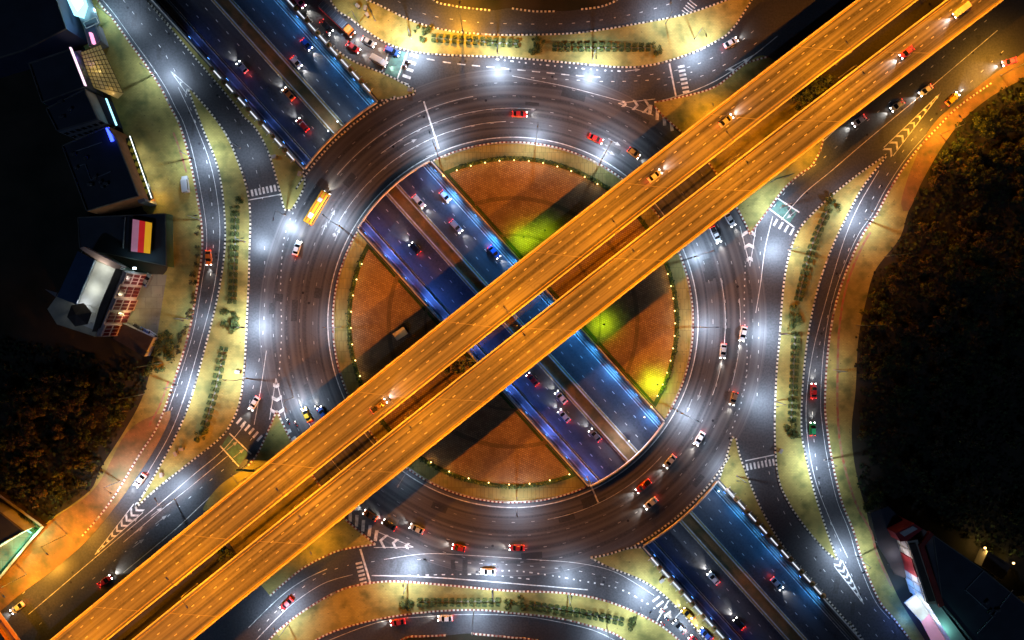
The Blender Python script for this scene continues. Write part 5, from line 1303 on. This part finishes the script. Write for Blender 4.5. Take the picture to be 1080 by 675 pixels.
# hall with the yellow skylight roof
b = thing('hall', 'dark-roofed hall with a gridded yellow glass roof along its street side', 'building')
P = block(b, [(31, 67), (75, 52), (91, 92), (45, 109)], 9, 'wall_navy', 'roof_dark')
m = MB(); m.prism([W2(75.5, 51.5, 8.5), W2(76.8, 51, 8.5), W2(92.5, 91, 8.5), W2(91.3, 91.6, 8.5)], 8.9, 9.6); m.build('light_strip', 'glow_pinkwhite', b)
q = [(85, 55), (106, 47), (130, 98), (124, 104), (96, 91)]
m = MB(); m.prism([W2(x, y, 4.5) for x, y in q], 4.3, 4.5); gy = m.build('glass_roof', 'glass_yellow', b)
m = MB()
for i in range(11):
    u = i / 10; a = (85 + 11 * u, 55 + 36 * u); c = (106 + 24 * u, 47 + 51 * u); m.tube(V(*a, 4.6), V(*c, 4.6), .09, .09, 4)
for i in range(8):
    u = i / 7; m.tube(V(85 + 21 * u, 55 - 8 * u, 4.62), V(97 + 33 * u, 92 + 6 * u, 4.62), .08, .08, 4)
m.build('glazing_bar', 'dark_metal', gy)
m = MB(); m.prism([W2(78, 54, 4.5), W2(85, 53, 4.5), W2(97, 91, 4.5), W2(92, 92, 4.5)], .15, 4.4); m.build('lobby', 'wall_pink', b)
bl(96, 70, 6.5, 220, (1, .7, .2), b); bl(113, 95, 6, 120, (1, .6, .2), b); bl(84, 60, 7.5, 90, (1, .4, .9), b)
b = thing('shop_building', 'plain dark building between the gridded hall and the blue-striped shop', 'building')
block(b, [(49, 115), (90, 94), (104, 126), (61, 139)], 9, 'wall_grey', 'roof_dark'); roofstuff(b, 75, 117, 9, 3, 1); wallwin(b, W2(104, 126, 9), W2(61, 139, 9), 1, 8, 7, 2, .6, .5, 'window_dark'); wallwin(b, W2(61, 139, 9), W2(104, 126, 9), 1, 8, 7, 2, .6, .5, 'window_dark')
m = MB(); m.prism([W2(93, 94, 4), W2(111, 104, 4), W2(122, 132, 4), W2(106, 128, 4)], .15, 4); m.build('annex', 'wall_navy', b)
m = MB(); m.prism([W2(111.5, 104, 4), W2(113, 104, 4), W2(124, 132, 4), W2(122.5, 132.5, 4)], 4.02, 4.3); m.build('cyan_strip', 'glow_cyan', b)
b = thing('shop_building', 'shop with a royal blue light bar and a yellow and black chequered fascia', 'building')
RB = [(66, 154), (114, 133), (124, 148), (147, 207), (92, 223)]
P = block(b, RB, 9.5, 'wall_orange', 'roof_dark'); roofstuff(b, 108, 195, 9.5, 5, 9); roofstuff(b, 88, 168, 9.5, 3, 8)
def strip_on(par, pts, z, w, mt, name, h=.3):
    m = MB(); m.rail([V(x, y, z) for x, y in pts], w, h); return m.build(name, mt, par)
strip_on(b, [(113.5, 135), (119, 149)], 9.6, .9, 'glow_royal', 'light_bar', .3); bl(117, 142, 11, 160, (.03, .08, 1), b)
strip_on(b, [(79, 160), (108, 150)], 9.6, .2, 'wall_grey', 'roof_seam', .2); strip_on(b, [(84, 175), (90, 173), (96, 190), (117, 181)], 9.6, .2, 'wall_grey', 'roof_seam', .2)
m = MB(); m.prism([W2(119, 152, 7), W2(125, 150, 7), W2(153, 212, 7), W2(146, 214, 7)], .15, 6.8); m.build('front_bay', 'wall_grey', b)
m = MB(); m.prism([W2(132, 146, 4.5), W2(138, 144, 4.5), W2(161, 209, 4.5), W2(155, 212, 4.5)], 3.6, 4.4); fs_ = m.build('fascia', 'leaf_dark', b)
for i in range(8):
    u = (i + .3) / 8; m = MB(); v = V(136.0 + 20 * u, 149 + 58 * u, 4.42); m.box((v.x, v.y, 4.45), (1.3, 1.1, .08), rad(68)); m.build('yellow_panel', 'sign_yellow', fs_)
strip_on(b, [(137, 143.5), (160, 209)], 4.5, .2, 'glow_white', 'tube_light', .15)
for x, y in ((141, 158), (148, 176), (156, 195), (160, 209)): bl(x + 3, y, 3.2, 320 if y < 200 else 420, (.8, .85, 1) if y < 200 else (1, .6, .15), b)
b = thing('billboard', 'low roof billboard with pink, red and orange stripes', 'billboard')
for x0, x1, mt in ((140, 147, 'sign_pink'), (147, 153.5, 'sign_red'), (153.5, 160, 'sign_orange')):
    m = MB(); m.prism([W2(x0, 231 + (x0 - 140) * .2, 6), W2(x1, 231 + (x1 - 140) * .2, 6), W2(x1 - 2, 265 + (x1 - 140) * .12, 6), W2(x0 - 2, 265 + (x0 - 140) * .12, 6)], 5.8, 6.0); m.build('stripe_panel', mt, b)
m = MB(); m.prism([W2(137, 229, 5.5), W2(161, 233, 5.5), W2(159, 268, 5.5), W2(135, 266, 5.5)], 5.3, 5.72); m.build('frame', 'dark_metal', b)
m = MB(); 
for x, y in ((139, 233), (158, 236), (138, 262), (157, 265)): v = V(x, y, 0); m.box((v.x, v.y, 4.85), (.3, .3, .9))
m.build('post', 'dark_metal', b)
b = thing('market_hall', 'low dark green flat-roofed hall beneath the striped billboard', 'building')
block(b, [(82, 229), (175, 225), (176, 281), (84, 262)], 4.4, 'awning_green', 'roof_dark', .2); strip_on(b, [(133, 229), (130, 262)], 4.5, .3, 'wall_grey', 'roof_rail', .4)
# house with courtyard and red windows
b = thing('courtyard_house', 'house with a bright courtyard terrace, blue roof and rows of red windows', 'house')
hh = 12
base = [(86, 262), (126, 284), (100, 355), (58, 338), (48, 326)]
pts = [W2(x, y, 9) for x, y in [(88, 262), (128, 286), (100, 355), (60, 342), (50, 326), (60, 312)]]
m = MB(); m.prism(pts, .15, 9.0); m.build('wall', 'wall_cream', b)
m = MB(); m.prism([W2(x, y, 9.2) for x, y in [(97, 274), (123, 284), (106, 321), (99, 348), (72, 337), (82, 318)]], 9.0, 9.06); m.build('terrace', 'wall_white', b)
def pitched(q, z0, z1, mt, par, name='roof', th=.25):
    """sloping sheet: q four photo corners, heights z0 at the first two and z1 at the last two"""
    zz = (z0, z0, z1, z1); top = [V(q[i][0], q[i][1], zz[i]) for i in range(4)]; bot = [v - Vector((0, 0, th)) for v in top]
    m = MB(); m.add(top + bot, [(0, 1, 2, 3), (7, 6, 5, 4), (0, 4, 5, 1), (1, 5, 6, 2), (2, 6, 7, 3), (3, 7, 4, 0)]); return m.build(name, mt, par)
pitched([(82, 265), (60, 313), (80, 321), (100, 274)], 11, 12.5, 'roof_blue', b)
m = MB(); m.prism([W2(x, y, 11) for x, y in [(83, 267), (98, 274), (79, 319), (62, 312)]], 9, 10.9); m.build('upper_wall', 'wall_grey', b)
m = MB(); m.prism([W2(x, y, 11) for x, y in [(84, 262), (88, 260), (129, 281), (124, 285), (100, 273)]], 9, 11); m.build('side_wing', 'wall_pink', b)
m = MB(); m.prism([W2(x, y, 12) for x, y in [(122, 283), (130, 285), (106, 346), (97, 350), (106, 320)]], 9, 12); m.build('front_wing', 'roof_brown', b)
FA, FB = W2(129, 285, 12), W2(101, 354, 12)
d = Vector((FB[0] - FA[0], FB[1] - FA[1], 0)); L = d.length; d.normalize(); nr = Vector((-d.y, d.x, 0)); nr = nr if nr.x > 0 else -nr
fw = MB(); fw.prism([FA, FB, (FB[0] + nr.x * .8, FB[1] + nr.y * .8), (FA[0] + nr.x * .8, FA[1] + nr.y * .8)], .15, 12); fwo = fw.build('facade', 'window_frame', b)
rz = math.atan2(d.y, d.x)
for i in range(5):
    c = Vector((*FA, 0)) + d * L * (i + .5) / 5 + nr * (.9 if i % 2 else 1.3)
    if i % 2 == 0: m = MB(); q = Vector((*FA, 0)) + d * L * (i + .5) / 5 + nr * 1.0; m.box((q.x, q.y, 6), (L / 5 * .9, .7, 11.6), rz); m.build('bay', 'window_frame', b)
    for j in range(3):
        for k in range(3):
            q = c + d * (k - 1) * L / 5 * .27 + nr * .06; m = MB(); m.box((q.x, q.y, 2.3 + j * 3.7), (L / 5 * .22, .12, 2.9), rz); m.build('window', 'window_red', b)
m = MB(); v = V(82, 332, 12.5); 
hexp = [(v.x + 3.6 * math.cos(rad(60 * i + 10)), v.y + 3.6 * math.sin(rad(60 * i + 10))) for i in range(6)]
m.add([(x, y, 11.8) for x, y in hexp] + [(v.x, v.y, 13.4)] + [(x, y, 11.6) for x, y in hexp], [(i, (i + 1) % 6, 6) for i in range(6)] + [(7 + i, 7 + (i + 1) % 6, (i + 1) % 6, i) for i in range(6)] + [(12, 11, 10, 9, 8, 7)]); gz = m.build('gazebo_roof', 'roof_brown', b)
m = MB()
for x, y in hexp: m.tube((v.x + (x - v.x) * .85, v.y + (y - v.y) * .85, 9), (v.x + (x - v.x) * .85, v.y + (y - v.y) * .85, 11.7), .12)
m.build('gazebo_post', 'wall_white', gz)
m = MB(); m.prism([W2(x, y, 9.4) for x, y in [(47, 305), (60, 309), (58, 313)]], 9, 9.3); m.build('gable_fin', 'wall_grey', b)
bl(104, 281, 12.5, 520, (.95, 1, .85), b); bl(95, 305, 11.5, 300, (.95, 1, .85), b); bl(86, 320, 11, 180, (.85, .95, 1), b)
bl(143, 281, 8, 420, (.4, .85, 1), b); m = MB(); v = V(142, 283, 8); m.box((v.x, v.y, 8.1), (.9, .6, .2)); m.build('spotlight', 'glow_led', b)
bl(146, 318, 5, 420, (1, .82, .5), b); bl(136, 334, 3.5, 330, (1, .85, .4), b); bl(152, 300, 6, 380, (1, .8, .7), b)  # yard lights without fixtures, added to brighten the facade
b = thing('carport', 'dark flat-roofed carport below the red-windowed house', 'carport')
block(b, [(129, 341), (162, 356), (152, 376), (119, 357)], 3.4, 'wall_grey', 'roof_brown', 0); bl(158, 346, 3, 50, (.3, .35, 1), b)
m = MB(); m.poly([[(152, 288), (176, 290), (166, 352), (160, 355), (122, 340)]], .166, conv=lambda x, y, z: V(x, y, z)); struct(m.build('forecourt', 'forecourt'))
# teal-lit building at the lower left
b = thing('garden_house', 'dark-roofed house on a teal-lit yard at the lower left edge', 'house')
block(b, [(-40, 520), (2, 541), (26, 560), (8, 570), (-40, 600)], 5, 'wall_white', 'roof_dark', .3)
m = MB(); m.poly([[(-40, 515), (0, 538), (36, 562), (0, 603), (-60, 660)]], .17); struct(m.build('forecourt', 'forecourt'))
bl(33, 566, 3.5, 1500, (.15, 1, .6), b); bl(13, 583, 3.5, 1300, (.15, 1, .6), b); bl(-6, 600, 3.5, 700, (.15, 1, .6), b)
strip_on(b, [(-2, 537), (33, 562)], 3.0, .2, 'glow_teal', 'tube_light', .2)
b = thing('garden_wall', 'brown boundary wall running diagonally above the teal-lit yard', 'wall')
m = MB(); m.rail([G(-60, 468), G(0, 517), (G(49, 552))], .5, 2.0, zb=.15); m.build('wall', 'roof_brown', b); m = MB(); m.rail([G(-60, 468), G(0, 517), G(49, 552)], .7, .15, zb=2.15); m.build('coping', 'concrete', b)
b = thing('garden_wall', 'low wall along the pavement right of the teal-lit yard', 'wall')
m = MB(); m.rail([G(50, 553), G(38, 566), G(0, 612), G(-30, 645)], .5, 1.6, zb=.15); m.build('wall', 'roof_brown', b); m = MB(); m.rail([G(50, 553), G(38, 566), G(0, 612), G(-30, 645)], .7, .15, zb=1.75); m.build('coping', 'concrete', b)
# footbridge at the lower left corner
b = thing('footbridge', 'reddish covered footbridge crossing the road at the lower left corner', 'footbridge')
m = MB(); m.rail([V(-30, 612, 5), V(28, 690, 5)], 2.4, .4, zb=0); m.build('walkway', 'wall_pink', b)
for o_ in (-1.2, 1.2): m = MB(); m.rail([V(-30, 612, 5), V(28, 690, 5)], .12, 1.1, off=o_, zb=.4); m.build('handrail', 'wall_orange', b)
for q in ((-26, 618), (24, 686)): m = MB(); v = V(*q, 5); m.tube((v.x, v.y, 0), (v.x, v.y, 5), .4); m.build('column', 'concrete', b)
# red and white shop row, lower right
b = thing('shop_row', 'long red and white building with a grey roof walkway and huge dark roof', 'building')
block(b, [(983, 563), (1036, 600), (1085, 640), (1100, 700), (1045, 700), (993, 637)], 9, 'wall_grey', 'roof_dark', .4); roofstuff(b, 1040, 640, 9, 4, 5)
strip_on(b, [(1037, 602), (1018, 622), (1040, 642)], 9.1, .25, 'wall_grey', 'roof_seam', .25); strip_on(b, [(1068, 622), (1045, 652), (1030, 668)], 9.1, .25, 'wall_grey', 'roof_seam', .25)
m = MB(); m.prism([W2(x, y, 9.5) for x, y in [(980, 560), (984, 563), (974, 576), (995, 638), (990, 640), (969, 575)]], 9, 10); m.build('red_ridge', 'roof_red', b)
m = MB(); m.prism([W2(x, y, 9) for x, y in [(957, 571), (968, 569), (990, 636), (978, 637)]], .15, 9); m.build('front_range', 'wall_cream', b)
m = MB(); m.prism([W2(x, y, 9.4) for x, y in [(959.5, 574), (966, 573), (987, 634), (980, 635)]], 9.02, 9.3); m.build('walkway', 'roof_brown', b)
m = MB(); m.prism([W2(x, y, 9) for x, y in [(944, 562), (964, 552), (973, 558), (957, 570), (949, 571)]], .15, 9.2); m.build('corner_tower', 'wall_red', b)
m = MB(); m.prism([W2(x, y, 9.4) for x, y in [(949, 562), (963, 555), (968, 558), (954, 566)]], 9.22, 9.35); m.build('tower_roof', 'wall_white', b)
fa, fb = W2(957, 571, 9), W2(978, 637, 9)
wallwin(b, fa, fb, .5, 8.6, 7, 2, .8, .8, 'wall_white', None, .3, 'wall_panel')
for i in (2, 3): 
    u = (i + .5) / 7; m = MB(); c = Vector((fa[0] + (fb[0] - fa[0]) * u, fa[1] + (fb[1] - fa[1]) * u, 4.5)); m.box(c, (3.0, .7, 8.2), math.atan2(fb[1] - fa[1], fb[0] - fa[0])); m.build('red_panel', 'wall_red', b)
m = MB(); m.prism([W2(x, y, 8.5) for x, y in [(979, 637), (990, 637), (1030, 690), (1012, 690)]], .15, 8.5); m.build('lower_range', 'wall_white', b)
m = MB(); m.prism([W2(x, y, 4) for x, y in [(954, 636), (966, 627), (982, 645), (972, 656)]], 3.6, 4); m.build('white_canopy', 'wall_white', b)
m = MB(); m.prism([W2(x, y, 4) for x, y in [(972, 656), (982, 645), (1012, 690), (990, 690)]], 3.6, 3.95); m.build('pink_canopy', 'sign_pink', b)
bl(970, 640, 7, 700, (.85, .95, 1), b); bl(984, 655, 7, 420, (.8, .9, 1), b); bl(1000, 668, 11, 350, (.3, 1, .9), b); bl(953, 622, 4, 900, (.1, .35, 1), b); bl(960, 655, 3, 1500, (.06, .2, 1), b); bl(948, 588, 7, 350, (1, .85, .85), b); bl(958, 610, 7, 300, (1, .85, .85), b)  # last two lights added to brighten the front panels
b = thing('forecourt_canopy', 'dark flat canopy in front of the red and white building', 'canopy')
m = MB(); m.prism([W2(x, y, 4.5) for x, y in [(918, 541), (937, 534), (957, 553), (944, 563), (953, 595), (956, 610), (944, 606), (926, 575)]], 4.2, 4.5); m.build('canopy_roof', 'roof_dark', b)
m = MB()
for q in ((921, 543), (936, 537), (941, 565), (944, 600), (930, 575)): v = V(*q, 4); m.tube((v.x, v.y, .15), (v.x, v.y, 4.2), .15)
m.build('post', 'grey_metal', b)
b = thing('hut', 'small brown-roofed hut with warm lamps at its corners on the right', 'hut')
block(b, [(1042, 581), (1067, 596), (1057, 612), (1035, 597)], 3.5, 'wall_cream', 'roof_brown', 0); strip_on(b, [(1043, 584), (1060, 595)], 3.6, .1, 'dark_metal', 'roof_seam', .1)
for x, y, p in ((1039, 578, 500), (1069, 594, 220)):
    bl(x, y, 3.4, p, (1, .62, .18), b); m = MB(); v = V(x, y, 3); m.box((v.x, v.y, 3.0), (.5, .5, .3)); m.build('wall_light', 'glow_warm', b)
patch([(1033, 572), (1046, 566), (1062, 571), (1078, 586), (1092, 592), (1074, 606), (1050, 618), (1026, 592)], 'soil', .172, 'forecourt')
b = thing('corner_building', 'dark building with warm window lights at the lower right corner', 'building')
block(b, [(1068, 640), (1100, 636), (1100, 690), (1046, 690), (1062, 655)], 6, 'wall_grey', 'roof_dark', .3)
for q0, q1 in (((1055, 657), (1062, 650)), ((1044, 669), (1051, 663))): strip_on(b, [q0, q1], 5, .7, 'glow_warm', 'lit_window', .3)
bl(1052, 658, 6.5, 160, (1, .6, .2), b)
b = thing('shed', 'small pale flat-roofed shed in the shaded part of the left brick sector', 'shed')
m = MB(); c = V(422, 352, 2.6); m.box((c.x, c.y, 1.35), (3.6, 2.2, 2.4), rad(33)); m.build('wall', 'wall_grey', b); m = MB(); m.box((c.x, c.y, 2.62), (3.9, 2.5, .14), rad(33)); m.build('roof', 'wall_cream', b); bl(424, 349, 5.5, 60, (1, .6, .2), b)
# small things on the pavements: utility boxes, manholes, trellis pavilion
ub = thing('utility_box', None, 'utility box')
m = MB(); m.box((0, 0, .6), (1.3, .8, 1.2), top=.96); m.build('cabinet', 'grey_metal', ub); m = MB(); m.box((0, 0, 1.23), (1.45, .95, .08)); m.build('lid', 'concrete', ub); m = MB(); m.box((0, -.41, .6), (1.1, .03, .9)); m.build('door', 'wall_grey', ub)
for i, (x, y, lab) in enumerate(((290, 166, 'grey utility box in the middle of the upper left triangular island'), (317, 184, 'grey utility box by the ring kerb on the upper left triangular island'), (378, 8, 'grey utility box at the upper left of the northern island'), (386, 10, 'second utility box right beside the one on the northern island'), (388, 17, 'utility box below the pair on the northern island'), (697, 611, 'grey utility box on the lower right pavement by the cutting'), (252, 392, 'grey utility box on the western island beside the inner kerb'), (187, 478, 'utility box on the lower part of the western island'), (172, 500, 'utility box near the lower tip of the western island'), (193, 473, 'utility box above another on the lower western island'), (822, 475, 'grey utility box near the lower end of the eastern island'), (433, 96, 'grey utility box at the tip of the upper triangular island'))):
    o = ub if i == 0 else dup(ub); o.location = G(x, y, .15); o.rotation_euler = (0, 0, rs.uniform(0, 3)); tag(o, lab, 'utility box', 'utility boxes')
for x, y, n in ((153, 296, 0),): pass
sgn_ = thing('road_sign', None, 'sign')
m = MB(); m.tube((0, -2.2, 0), (0, -2.2, 6.2), .14); m.tube((0, 2.2, 0), (0, 2.2, 6.2), .14); m.build('post', 'grey_metal', sgn_)
m = MB(); m.box((0, 0, 5.2), (.16, 5.6, 2.2)); m.build('board', 'awning_green', sgn_)
for i, (x, y, dx, dy, lab) in enumerate(((820, 190, .3, 1, 'wide sign gantry on the upper right island beside the flyover'), (266, 492, -.05, 1, 'wide sign gantry on the lower left island beside the flyover'), (940, 270, .1, 1, 'sign board on the eastern pavement edge near the bushes'), (911, 343, 0, 1, 'sign board midway down the eastern pavement edge'), (164, 384, .2, 1, 'sign board on the western pavement below the carport'), (145, 417, .2, 1, 'sign board at the edge of the lower left grove'))):
    o = sgn_ if i == 0 else dup(sgn_); o.location = G(x, y, .15); o.rotation_euler = (0, 0, head_of(dx, dy)); tag(o, lab, 'sign', 'sign boards beside the roads')
